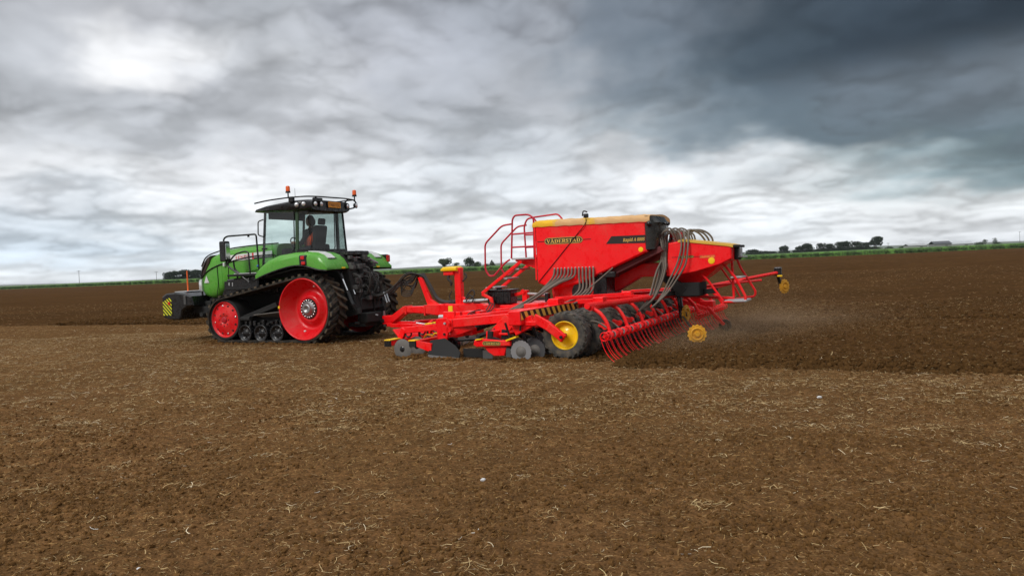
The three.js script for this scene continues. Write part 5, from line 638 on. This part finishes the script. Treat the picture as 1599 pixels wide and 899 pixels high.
  obj('lid_end', [bx(2.26, 2.38, 1.8, 1.85, -0.5, 0.5, 0.012), bx(2.28, 2.34, 1.56, 1.8, -0.2, 0.35, 0.02)], M.matt, D); obj('end_fitting', [bx(2.34, 2.4, 1.62, 1.8, -0.1, 0.1, 0.02)], M.galv, D);
  obj('hopper_name_plate', pill(1.25, 1.56, 1.63, 1.68, -0.504), nameMat, sm, true); obj('plate_line', [bx(1.12, 1.26, 1.653, 1.66, -0.506, -0.501, 0), bx(1.55, 1.72, 1.648, 1.655, -0.506, -0.501, 0)], M.matt, sm);
  obj('model_print', plateGeo([[1.66, 1.61], [1.98, 1.61], [1.98, 1.68], [1.66, 1.68]], -0.504), new THREE.MeshStandardMaterial({ roughness: 0.5, map: canvasTex(512, 96, (c, w, h) => { c.fillStyle = '#e11f20'; c.fillRect(0, 0, w, h); c.fillStyle = '#e6a93a'; c.font = 'italic bold 74px serif'; c.textAlign = 'center'; c.textBaseline = 'middle'; c.fillText('BioDrill 360', w / 2, h / 2 + 3, w - 20); }) }), sm, true);
  obj('reflector', turned([[0, 0], [0.06, 0], [0.065, 0.008]].map(([a, b]) => [a, -0.51 + b]), 1.9, 1.56, 22), M.yellow, sm);
  // distributor tower and its arching hoses
  obj('distributor', [rod([1.12, 1.2, -0.1], [1.14, 2.08, -0.1], 0.06), rod([1.14, 2.06, -0.1], [1.14, 2.16, -0.1], 0.16, 0.14, 18), ex([[1.0, 1.95], [1.18, 2.12], [1.3, 1.95]], -0.2, 0.0, 0.01)], M.darkRed, D);
  for (let k = 0; k < 9; k++) { // over the left shoulder and down to the harrow
    const q = k / 8, w = -0.45 + 0.5 * q, top = 2.2 + 0.05 * Math.sin(k * 2.1), t = 1.02 + 0.2 * q;
    obj('seed_hose', hose([[1.16 + 0.3 * q, 1.96, w + 0.12], [1.12 + 0.3 * q, 2.12, w + 0.06], [t + 0.02, top, w], [t - 0.12, top - 0.1, w - 0.05], [0.95 + 0.06 * q, 1.86 - 0.03 * (k % 3), w - 0.12], [0.86 + 0.05 * (k % 4), 1.4, -0.5 - 0.05 * (k % 5)], [0.75 + 0.035 * (k % 4), 0.95, -0.6 - 0.06 * (k % 5)], [0.66 + 0.02 * (k % 3), 0.66, -0.7 - 0.1 * k]], 0.0185, 34, 7), M.hose, D);
  }
  for (let k = 0; k < 3; k++) // down past the small hopper's name plate
    obj('seed_hose', hose([[1.22 + 0.1 * k, 1.98, -0.25], [1.2 + 0.12 * k, 2.18, -0.32], [1.3 + 0.08 * k, 2.1, -0.46], [1.33 + 0.07 * k, 1.85, -0.55 - 0.02 * k], [1.24 + 0.09 * k, 1.52, -0.58 - 0.02 * k], [1.08 + 0.07 * k, 1.2, -0.62], [0.96 + 0.04 * k, 0.95, -0.68], [0.84, 0.7, -0.9 - 0.1 * k]], 0.0185, 30, 7), M.hose, D);
  for (let k = 0; k < 3; k++) obj('seed_hose', hose([[1.25, 2.08, 0.0 + k * 0.1], [1.36 + 0.04 * k, 2.2, 0.05 + k * 0.12], [1.52 + 0.06 * k, 2.14, 0.15 + k * 0.14], [1.62 + 0.06 * k, 1.98, 0.3 + 0.1 * k], [1.62, 1.7, 0.6]], 0.022, 20, 6), M.hose, D);
  // rear steps and their rails
  obj('rear_steps', [pipe([[1.48, 1.44, -0.3], [1.76, 1.2, -0.3], [2.06, 0.76, -0.3]], 0.024), pipe([[1.9, 1.38, 0.5], [2.15, 1.0, 0.5], [2.25, 0.8, 0.5]], 0.02), pipe([[2.02, 1.55, -0.2], [2.3, 1.2, -0.2], [2.48, 0.82, -0.2], [2.46, 0.74, -0.2], [2.06, 0.73, -0.3]], 0.026, 0.06), pipe([[2.22, 1.66, 0.3], [2.3, 1.4, 0.35], [2.58, 0.9, 0.4], [2.56, 0.8, 0.4], [2.2, 0.76, 0.35]], 0.024, 0.06), rod([2.18, 1.72, 0.1], [2.2, 0.82, 0.1], 0.026), beam([1.1, 0.85, 0.2], [2.2, 0.78, 0.2], 0.06, 0.06), pipe([[1.3, 1.0, 0.3], [1.9, 1.05, 0.6], [2.6, 1.1, 1.1]], 0.025)], M.red, D);
  obj('step_plate', [bx(2.08, 2.5, 0.73, 0.77, -0.28, 0.34, 0.008), bx(2.2, 2.42, 1.2, 1.23, -0.2, 0.3, 0.006), bx(2.3, 2.46, 1.6, 1.63, -0.1, 0.3, 0.006)], M.galv, D);
  // rear support wheel
  const cw = obj('support_wheel', turned([[0.06, 1.16], [0.11, 1.15], [0.13, 1.18], [0.13, 1.26], [0.11, 1.29], [0.06, 1.28]], 1.8, 0.14, 24), M.rubber, D); obj('wheel_hub', turned([[0, 1.15], [0.03, 1.15], [0.06, 1.17], [0.06, 1.27]], 1.8, 0.14, 14), M.grey, cw);
  obj('support_leg', [beam([1.8, 0.16, 1.1], [1.45, 0.55, 1.1], 0.05, 0.07), beam([1.45, 0.5, 1.1], [0.8, 0.75, 1.0], 0.06, 0.08)], M.red, D);
}
{ // dust raised by the harrow
  const r = rng(808), items = [], g = new THREE.TetrahedronGeometry(1); 
  for (let k = 0; k < 250000; k++) { const w = -3.2 + 7.6 * Math.sqrt(r()), l = 0.85 + (r() + r() * r() * 2.2) * 1.9 * (0.35 + 0.65 * (w + 3.2) / 7.6), y = 0.02 - Math.log(1 - r() * 0.985) * (0.1 + 0.13 * (w + 3.2) / 7.6), [x, z] = ground2(l, w), s = 0.001 + 0.0016 * r(); items.push([x, y, z, r() * 6, r() * 6, r() * 6, s, s, s, 0.36, 0.26, 0.165]); }
  litter('dust', 'thin brown dust hanging behind the spring tines', g, new THREE.MeshStandardMaterial({ color: 0xffffff, roughness: 1 }), items);
}
// ------------------------------------------------------------------ the driver
{
  L0 = -8.45; W0 = 0; const P = new THREE.Group(); P.name = 'person'; { const [x, z] = ground2(L0 + 0.33, -0.494); P.position.set(x, 0, z); P.rotation.y = YAW; } scene.add(P);
  tag(P, 'driver in dark clothes and orange vest seated behind the rear window', 'person');
  function mesher(bones, lo, size, res, blend) { // tapered capsules joined smoothly
    const mc = new MarchingCubes(res, new THREE.MeshBasicMaterial(), false, false, 60000), F = mc.field, n = res; mc.isolation = 0;
    const B = bones.map(([a, b, ra, rb]) => { const p = V(...a), q = V(...b), d = q.clone().sub(p); return { p, d, l2: d.lengthSq() || 1e-9, ra, rb }; }), v = new THREE.Vector3();
    for (let z = 0; z < n; z++) for (let y = 0; y < n; y++) for (let x = 0; x < n; x++) {
      v.set(lo.x + (x / n) * size, lo.y + (y / n) * size, lo.z + (z / n) * size); let s = 0;
      for (const b of B) { const ax = v.x - b.p.x, ay = v.y - b.p.y, az = v.z - b.p.z, t = Math.min(1, Math.max(0, (ax * b.d.x + ay * b.d.y + az * b.d.z) / b.l2)), dist = Math.hypot(ax - t * b.d.x, ay - t * b.d.y, az - t * b.d.z) - (b.ra + (b.rb - b.ra) * t); s += Math.exp(-dist / blend); }
      F[x + y * n + z * n * n] = Math.log(Math.max(s, 1e-30)) * blend;
    }
    mc.update(); const c = mc.count, pos = mc.positionArray.slice(0, c * 3); for (let i = 0; i < c; i++) { pos[3 * i] = lo.x + (pos[3 * i] + 1) / 2 * size; pos[3 * i + 1] = lo.y + (pos[3 * i + 1] + 1) / 2 * size; pos[3 * i + 2] = lo.z + (pos[3 * i + 2] + 1) / 2 * size; }
    const g = new THREE.BufferGeometry(); g.setAttribute('position', new THREE.BufferAttribute(pos, 3)); orient(g); return boxUV(toCreasedNormals(g, 1.4));
  }
  const body = [[[-8.34, 2.26, 0], [-8.28, 2.5, 0], 0.15, 0.16], [[-8.28, 2.5, 0], [-8.3, 2.68, 0], 0.16, 0.13], [[-8.3, 2.68, -0.17], [-8.3, 2.68, 0.17], 0.075, 0.075], [[-8.31, 2.72, 0], [-8.33, 2.84, 0], 0.055, 0.055],
    [[-8.34, 2.94, 0], [-8.37, 2.99, 0], 0.09, 0.085], [[-8.42, 2.89, 0], [-8.41, 2.91, 0], 0.045, 0.05], [[-8.475, 2.94, 0], [-8.455, 2.965, 0], 0.012, 0.01], [[-8.35, 2.95, -0.09], [-8.35, 2.98, -0.09], 0.016, 0.016], [[-8.35, 2.95, 0.09], [-8.35, 2.98, 0.09], 0.016, 0.016],
    ...[-1, 1].flatMap((s) => [[[-8.3, 2.66, 0.2 * s], [-8.42, 2.42, 0.26 * s], 0.06, 0.048], [[-8.42, 2.42, 0.26 * s], [-8.68, 2.42, 0.17 * s], 0.047, 0.034], [[-8.34, 2.24, 0.1 * s], [-8.76, 2.2, 0.14 * s], 0.095, 0.07], [[-8.76, 2.2, 0.14 * s], [-8.82, 1.86, 0.14 * s], 0.065, 0.045], [[-8.82, 1.86, 0.14 * s], [-8.98, 1.84, 0.16 * s], 0.045, 0.035]])];
  const lo = V(-9.15, 1.75, 0.65), bodyG = mesher(body, lo, 1.36, 76, 0.018), hands = [];
  for (const s of [-1, 1]) { // hands on the steering wheel: palm, four fingers curled round the rim, thumb
    const c = [-8.76, 2.43, 0.15 * s], f = (l, y, w) => [c[0] + l, c[1] + y, c[2] + w * s], bones = [[f(0.08, -0.01, 0.02), f(0.0, 0, 0), 0.03, 0.032]];
    for (let k = 0; k < 4; k++) { const w = -0.03 + k * 0.02, e = [0.9, 1, 0.95, 0.8][k]; bones.push([f(0, 0.01, w), f(-0.05 * e, 0.03, w), 0.0095, 0.009], [f(-0.05 * e, 0.03, w), f(-0.075 * e, 0.0, w), 0.009, 0.0085], [f(-0.075 * e, 0, w), f(-0.06 * e, -0.025, w), 0.0085, 0.008]); }
    bones.push([f(0.03, 0, -0.03), f(-0.005, -0.015, -0.055), 0.011, 0.0095], [f(-0.005, -0.015, -0.055), f(-0.045, -0.025, -0.045), 0.0095, 0.008]);
    const q = V(c[0], c[1], c[2]); hands.push(mesher(bones, new THREE.Vector3(q.x - 0.13, q.y - 0.13, q.z - 0.13), 0.26, 56, 0.004));
  }
  const all = mergeGeometries([bodyG, ...hands].map(flat)), p = all.attributes.position, col = new Float32Array(p.count * 3);
  for (let i = 0; i < p.count; i++) { const l = p.getX(i) + L0, y = p.getY(i), w = -p.getZ(i), skin = y > 2.78 || (l < -8.67 && y > 2.36); const c = skin ? [0.42, 0.24, 0.17] : y < 2.3 ? [0.03, 0.035, 0.05] : [0.02, 0.022, 0.027]; col.set(c, 3 * i); }
  all.setAttribute('color', new THREE.BufferAttribute(col, 3));
  const b = new THREE.Mesh(all, new THREE.MeshStandardMaterial({ vertexColors: true, roughness: 0.9 })); b.name = 'body'; b.castShadow = b.receiveShadow = true; P.add(b);
  obj('hair', mesher([[[-8.31, 2.95, 0], [-8.34, 3.02, 0], 0.095, 0.09], [[-8.29, 2.9, 0], [-8.3, 2.93, 0], 0.08, 0.09]], V(-8.5, 2.75, 0.2), 0.4, 30, 0.01), std(0.03, 0.02, 0.014, 0.8), P);
  obj('vest', mesher([[[-8.345, 2.4, -0.02], [-8.29, 2.5, -0.02], 0.158, 0.172], [[-8.29, 2.5, 0], [-8.305, 2.62, 0], 0.172, 0.15]], V(-8.7, 2.1, 0.4), 0.8, 40, 0.02), std(0.85, 0.12, 0.05, 0.8), P);
}
// ------------------------------------------------------------------ beyond the field: crop, trees, sheds, poles, hills
const edgePts = [[-900, -620], [-420, -500], [-274, -411], [-155, -318], [-80, -288], [-36, -268], [0, -252], [71, -240], [114, -232], [162, -240], [320, -250], [900, -300]];
const edgeZ = (x) => { for (let i = 0; i + 1 < edgePts.length; i++) if (x <= edgePts[i + 1][0]) { const t = (x - edgePts[i][0]) / (edgePts[i + 1][0] - edgePts[i][0]); return edgePts[i][1] + t * (edgePts[i + 1][1] - edgePts[i][1]); } return -300; };
{
  const xs = []; for (let x = -880; x <= 880; x += 2.2) xs.push(x);
  const es = [0, 0.15, 0.5, 1.2, 2.2, 4, 7, 11, 17, 26, 40, 60, 90, 140, 220, 340, 520, 800, 1200];
  const g = grid(xs, es, (x, e) => { const z = edgeZ(x) + 3 * noise2(x * 0.03, 9) - e; const h = e === 0 ? 0.0 : 1.38 + 0.22 * noise2(x * 0.8, z * 0.8) + 0.2 * noise2(x * 2.1, z * 2.1) + 0.2 * noise2(x * 0.06, z * 0.02); return [x, e === 0.15 ? h * 0.75 : h, z]; });
  sheet('crop_field', g, new THREE.MeshStandardMaterial({ roughness: 1, map: (() => { const t = texture(512, 512, (u, v) => { const k = 1 + fbm(u * 10, v * 10, 5, 10) * 0.6 + fbm(u * 90, v * 90, 2, 90) * 0.5; return [66 * k, 96 * k, 40 * k]; }); t.repeat.set(1 / 24, 1 / 24); return t; })() }));
  // leafy tops along the near edge of the crop
  const r = rng(77), items = [], leaf = new THREE.BufferGeometry(), lp = []; for (let k = 0; k < 7; k++) { const a = k * 0.9, c = Math.cos(a), s = Math.sin(a), h = 0.55 + 0.4 * ((k * 37) % 10) / 10, q = (d, y, o) => [c * d - s * o, y, s * d + c * o]; lp.push(...q(0.02, 0, -0.05), ...q(0.02, 0, 0.05), ...q(0.3, h, 0), ...q(0.3, h, 0), ...q(0.02, 0, 0.05), ...q(0.55, h * 0.7, 0.02)); } leaf.setAttribute('position', new THREE.BufferAttribute(new Float32Array(lp), 3)); leaf.computeVertexNormals();
  for (let i = 0; i < 14000; i++) { const x = -420 + r() * 760, z = edgeZ(x) + 3 * noise2(x * 0.03, 9) - r() * r() * 16, k = 0.7 + r() * 0.6; items.push([x, 0.25, z, (r() - 0.5) * 0.3, r() * 6.28, (r() - 0.5) * 0.3, 0.9 + r() * 0.5, 0.8 + r() * 0.6, 0.9 + r() * 0.5, 0.06 * k, 0.118 * k, 0.03 * k]); }
  litter('crop_plants', 'strip of green crop beyond the brown field', leaf, new THREE.MeshStandardMaterial({ color: 0xffffff, roughness: 0.9 }), items);
}
function leafCrown(seed, lobes, nLeaf, leafSize) { // leaf clumps spread through the lobes' volume
  const r = rng(seed), pos = [], col = [], a = new THREE.Vector3(), u = new THREE.Vector3(), v = new THREE.Vector3();
  for (let i = 0; i < nLeaf; i++) {
    const L = lobes[Math.floor(r() * lobes.length)], th = r() * 6.283, ph = Math.acos(2 * r() - 1), k = 0.45 + 0.6 * Math.cbrt(r());
    a.set(L[0] + L[3] * k * Math.sin(ph) * Math.cos(th), L[1] + L[4] * k * Math.cos(ph), L[2] + L[5] * k * Math.sin(ph) * Math.sin(th));
    if (noise2(a.x * 1.1 + seed, a.y * 1.1 + a.z * 0.9) < -0.22) continue;
    u.set(r() - 0.5, r() - 0.5, r() - 0.5).normalize(); v.set(r() - 0.5, r() - 0.5, r() - 0.5).cross(u).normalize(); const s = leafSize * (0.6 + r() * 0.8), t = 0.75 + r() * 0.5;
    for (const [p, q] of [[-1, -0.4], [1, -0.5], [0.2, 0.9]]) { pos.push(a.x + u.x * p * s + v.x * q * s, a.y + u.y * p * s + v.y * q * s, a.z + u.z * p * s + v.z * q * s); col.push(t, t * (0.95 + 0.1 * r()), t); }
  }
  const g = new THREE.BufferGeometry(); g.setAttribute('position', new THREE.BufferAttribute(new Float32Array(pos), 3)); g.setAttribute('color', new THREE.BufferAttribute(new Float32Array(col), 3)); g.computeVertexNormals(); return g;
}
const leafM = [[0.035, 0.06, 0.02], [0.028, 0.05, 0.02], [0.045, 0.07, 0.024]].map(([a, b, c]) => new THREE.MeshStandardMaterial({ color: C3(a, b, c), roughness: 0.95, vertexColors: true })), darkLeaf = new THREE.MeshStandardMaterial({ color: C3(0.02, 0.034, 0.018), roughness: 0.95, vertexColors: true }), barkM = std(0.06, 0.045, 0.035, 0.95);
function tree(x, z, h, wd, label, o = {}) {
  const t = thing('tree', label, 'tree', o.group ?? 'trees beyond the crop field'); t.position.set(x, 0, z); const seed = Math.round(x * 7 + z * 3) & 1023, r = rng(seed + 5);
  const th = h * (o.trunk ?? 0.32), limbs = [tubePts([new THREE.Vector3(0, -0.1, 0), new THREE.Vector3(0.05, th * 0.6, 0), new THREE.Vector3(-0.05, h * 0.6, 0.05)], (k) => h * 0.028 * (1 - 0.7 * k), 7)];
  for (let k = 0; k < 5; k++) { const a = k * 1.3, e = new THREE.Vector3(Math.cos(a) * wd * 0.35, h * (0.55 + 0.2 * r()), Math.sin(a) * wd * 0.35); limbs.push(tubePts([new THREE.Vector3(0, th * 0.8, 0), e.clone().multiplyScalar(0.5).add(new THREE.Vector3(0, th * 0.5, 0)), e], (q) => h * 0.014 * (1 - 0.7 * q), 5)); }
  obj('trunk', limbs, barkM, t);
  const lobes = []; if (o.cone) for (let k = 0; k < 7; k++) { const f = k / 7, q = (1 - f) * wd * 0.5 + 0.1; lobes.push([0, h * (0.12 + 0.82 * f), 0, q, h * 0.1, q]); }
  else { const n = o.lobes ?? 8; for (let k = 0; k < n; k++) { const a = r() * 6.283, q = Math.sqrt(r()) * 0.32 * wd, y = th + (h - th) * (0.25 + 0.55 * r()); const s = wd * (0.16 + 0.12 * r()); lobes.push([Math.cos(a) * q, y, Math.sin(a) * q, s, Math.min(s, (h - th) * 0.25) , s]); } lobes.push([0, th + (h - th) * 0.55, 0, wd * 0.33, (h - th) * 0.42, wd * 0.33]); if (o.low) for (let k = 0; k < 6; k++) lobes.push([(r() - 0.5) * wd * 0.6, h * 0.25, (r() - 0.5) * wd * 0.6, wd * 0.2, h * 0.2, wd * 0.2], [(r() - 0.5) * wd * 0.7, h * 0.75, (r() - 0.5) * wd * 0.5, wd * 0.2, h * 0.17, wd * 0.2]); }
  const c = new THREE.Mesh(leafCrown(seed + 1, lobes, o.n ?? 2600, Math.max(0.16, wd * 0.035)), o.dark ? darkLeaf : leafM[seed % 3]); c.name = 'crown'; c.castShadow = c.receiveShadow = true; t.add(c); return t;
}
tree(-39, -450, 6.9, 8.6, 'round broad tree left of the yellow topped post on the horizon', { trunk: 0.3 });
tree(-33.5, -470, 4.6, 4.4, 'small thin tree just above the yellow control box', { n: 900 });
tree(-24.2, -450, 7.4, 7.6, 'tall tree left of the ladder rails on the horizon', { trunk: 0.2 });
tree(-19.2, -450, 4.2, 6, 'low bushy tree right of the tall tree near the ladder', { trunk: 0.15 });
tree(-15.0, -455, 2.8, 4.4, 'lowest shrubby tree between the tall tree and the pointed tree', { trunk: 0.1, n: 1200 });
tree(-11.1, -450, 5.2, 5.2, 'pointed conical tree seen through the ladder rails', { cone: true, trunk: 0.1 });
{ const r = rng(91); const nth = ['leftmost', 'second', 'third', 'fourth', 'fifth', 'sixth', 'seventh', 'eighth', 'ninth', 'tenth', 'eleventh', 'twelfth', 'thirteenth']; for (let k = 0; k < 13; k++) tree(-184.5 + k * 3.3, -418 + r() * 6, 5.9 + r() * 0.9, 7.4, `${nth[k]} tree from the left in the dark copse behind the tractor nose`, { trunk: 0.04, lobes: 12, n: 3200, dark: true, low: true, group: 'trees of the copse behind the tractor nose' }); }
const far = [[148, 500, 3.2, 6, 'low tree leftmost of the trees behind the rear steps'], [158, 500, 5, 7.5, 'first taller tree right of the rear steps'], [166.5, 500, 3.4, 7, 'low spreading tree right of the first tall tree'], [172, 505, 3.2, 6, 'low bush like tree before the gap on the right horizon'], [178.4, 500, 6.4, 7, 'single upright tree left of the wide group on the right'], [176.5 + 9, 520, 3, 5, 'small low tree in a gap of the right horizon'], [181, 480, 5.6, 6, 'left half of the paired trees on the right horizon'], [186, 480, 7, 7, 'right half of the paired trees on the right horizon'], [194.2, 480, 7.2, 6, 'leftmost tree of the wide group on the right horizon'], [199.5, 480, 6.6, 6.5, 'second tree of the wide group on the right horizon'], [205, 480, 7.6, 7, 'third tree of the wide group on the right horizon'], [210.5, 480, 7.8, 7, 'fourth tree of the wide group on the right horizon'], [216, 480, 7.4, 6.5, 'fifth tree of the wide group on the right horizon'], [221.5, 480, 6.6, 6.5, 'sixth tree of the wide group on the right horizon'], [228, 480, 9.4, 7.6, 'tall round headed tree ending the wide group on the right']];
for (const [x, d, h, wd, label] of far) tree(x, -d, h, wd * 1.15, label, { trunk: h > 9 ? 0.3 : 0.06, n: 3400, dark: true, low: h < 9 });
tree(371, -600, 5.6, 4, 'left small tree near the right edge behind the crop', { n: 900 }); tree(379, -600, 6.6, 4, 'right small tree near the right edge behind the crop', { n: 900 });
{ const r = rng(95), nth2 = ['first', 'second', 'third', 'fourth', 'fifth', 'sixth', 'seventh', 'eighth', 'ninth', 'tenth', 'eleventh', 'twelfth', 'thirteenth']; for (let k = 0; k < 13; k++) tree(262 + k * 12.5, -640 - r() * 20, 3.0 + r() * 1.2, 9, `low hedge bush on the far right horizon, ${nth2[k]} from the left`, { trunk: 0.05, n: 700, group: 'hedge bushes on the far right horizon' }); }
{ const r = rng(96), nth3 = ['first', 'second', 'third', 'fourth', 'fifth', 'sixth', 'seventh', 'eighth', 'ninth', 'tenth', 'eleventh', 'twelfth']; for (let k = 0; k < 12; k++) tree(152 + k * 7.2 + r() * 2, -488 - r() * 6, 2.7 + r() * 1.1, 8, `low bush under the right hand trees, ${nth3[k]} from the left`, { trunk: 0.05, n: 1300, dark: true, group: 'bushes under the right hand trees' }); }
function shed(x, z, w, h, ridge, label, roof, wall) {
  const s = thing('farm_shed', label, 'barn', 'farm sheds on the right horizon'); s.position.set(x, 0, z); L0 = 0; W0 = 0; const d = 8;
  obj('wall', [new THREE.BoxGeometry(w, h, 0.3).translate(0, h / 2, d / 2), new THREE.BoxGeometry(w, h, 0.3).translate(0, h / 2, -d / 2), new THREE.BoxGeometry(0.3, h, d - 0.4).translate(-w / 2 + 0.15, h / 2, 0), new THREE.BoxGeometry(0.3, h, d - 0.4).translate(w / 2 - 0.15, h / 2, 0)], wall, s);
  const pr = new THREE.Shape([[-d / 2 - 0.5, h - 0.1], [0, ridge], [d / 2 + 0.5, h - 0.1], [d / 2 + 0.5, h + 0.15], [0, ridge + 0.25], [-d / 2 - 0.5, h + 0.15]].map(([a, b]) => new THREE.Vector2(a, b)));
  obj('roof', new THREE.ExtrudeGeometry(pr, { depth: w + 0.8, bevelEnabled: false }).rotateY(Math.PI / 2).translate(-w / 2 - 0.4, 0, 0), roof, s);
  obj('door', new THREE.BoxGeometry(w * 0.14, h * 0.75, 0.1).translate(w * 0.2, h * 0.375, d / 2 + 0.22), M.grey, s);
}
shed(316, -600, 14, 2.9, 4.2, 'long low pale shed left of the dark roofed shed', std(0.34, 0.35, 0.36, 0.7), std(0.3, 0.3, 0.29, 0.8));
shed(330, -590, 13, 3.4, 5.3, 'dark roofed farm shed standing tallest on the right horizon', std(0.07, 0.075, 0.085, 0.7), std(0.2, 0.2, 0.2, 0.8));
shed(356, -610, 18, 2.8, 4.4, 'pale grey shed right of the dark roofed shed', std(0.4, 0.42, 0.44, 0.7), std(0.36, 0.36, 0.35, 0.8));
function pole(x, z, h, label) { const p = thing('utility_pole', label, 'pole', 'utility poles on the horizon'); p.position.set(x, 0, z); obj('post', new THREE.CylinderGeometry(0.09, 0.13, h + 0.5, 8).translate(0, h / 2 - 0.25, 0), barkM, p); obj('crossbar', [new THREE.BoxGeometry(1.8, 0.14, 0.12).translate(0, h - 0.4, 0.17), ...[-0.8, 0, 0.8].map((q) => new THREE.CylinderGeometry(0.05, 0.05, 0.2, 6).translate(q, h - 0.23, 0.17))], M.grey, p); }
pole(-225, -400, 8.2, 'lone tall utility pole on the far left horizon'); pole(-196, -440, 5.6, 'utility pole between the lone pole and the copse'); pole(-194, -420, 6.2, 'utility pole close to the left end of the copse'); pole(236, -480, 5.2, 'utility pole right of the tall round headed tree'); pole(398, -600, 10.5, 'utility pole at the right edge of the picture');
{ // far hills
  const xs = axis(-3600, 3600, -3600, 3600, 30, 1.1), zs = [-2400, -2500, -2650, -2850, -3100, -3400, -3800];
  const g = grid(xs, zs, (x, z) => { const t = (-z - 2400) / 1400, env = Math.sin(Math.PI * Math.min(1, Math.max(0, t))); return [x, -2 + env * ((x < -1000 ? 5 : 12) + 8 * noise2(x * 0.0011, 4) + 5 * noise2(x * 0.004, 7) + 3 * noise2(x * 0.015, z * 0.01)), z]; });
  sheet('hills', g, std(0.09, 0.11, 0.07, 1));
}
L0 = 0;
scene.fog = new THREE.FogExp2(new THREE.Color(0.8, 0.86, 0.95), 0.00008);
renderer.render(scene, camera);
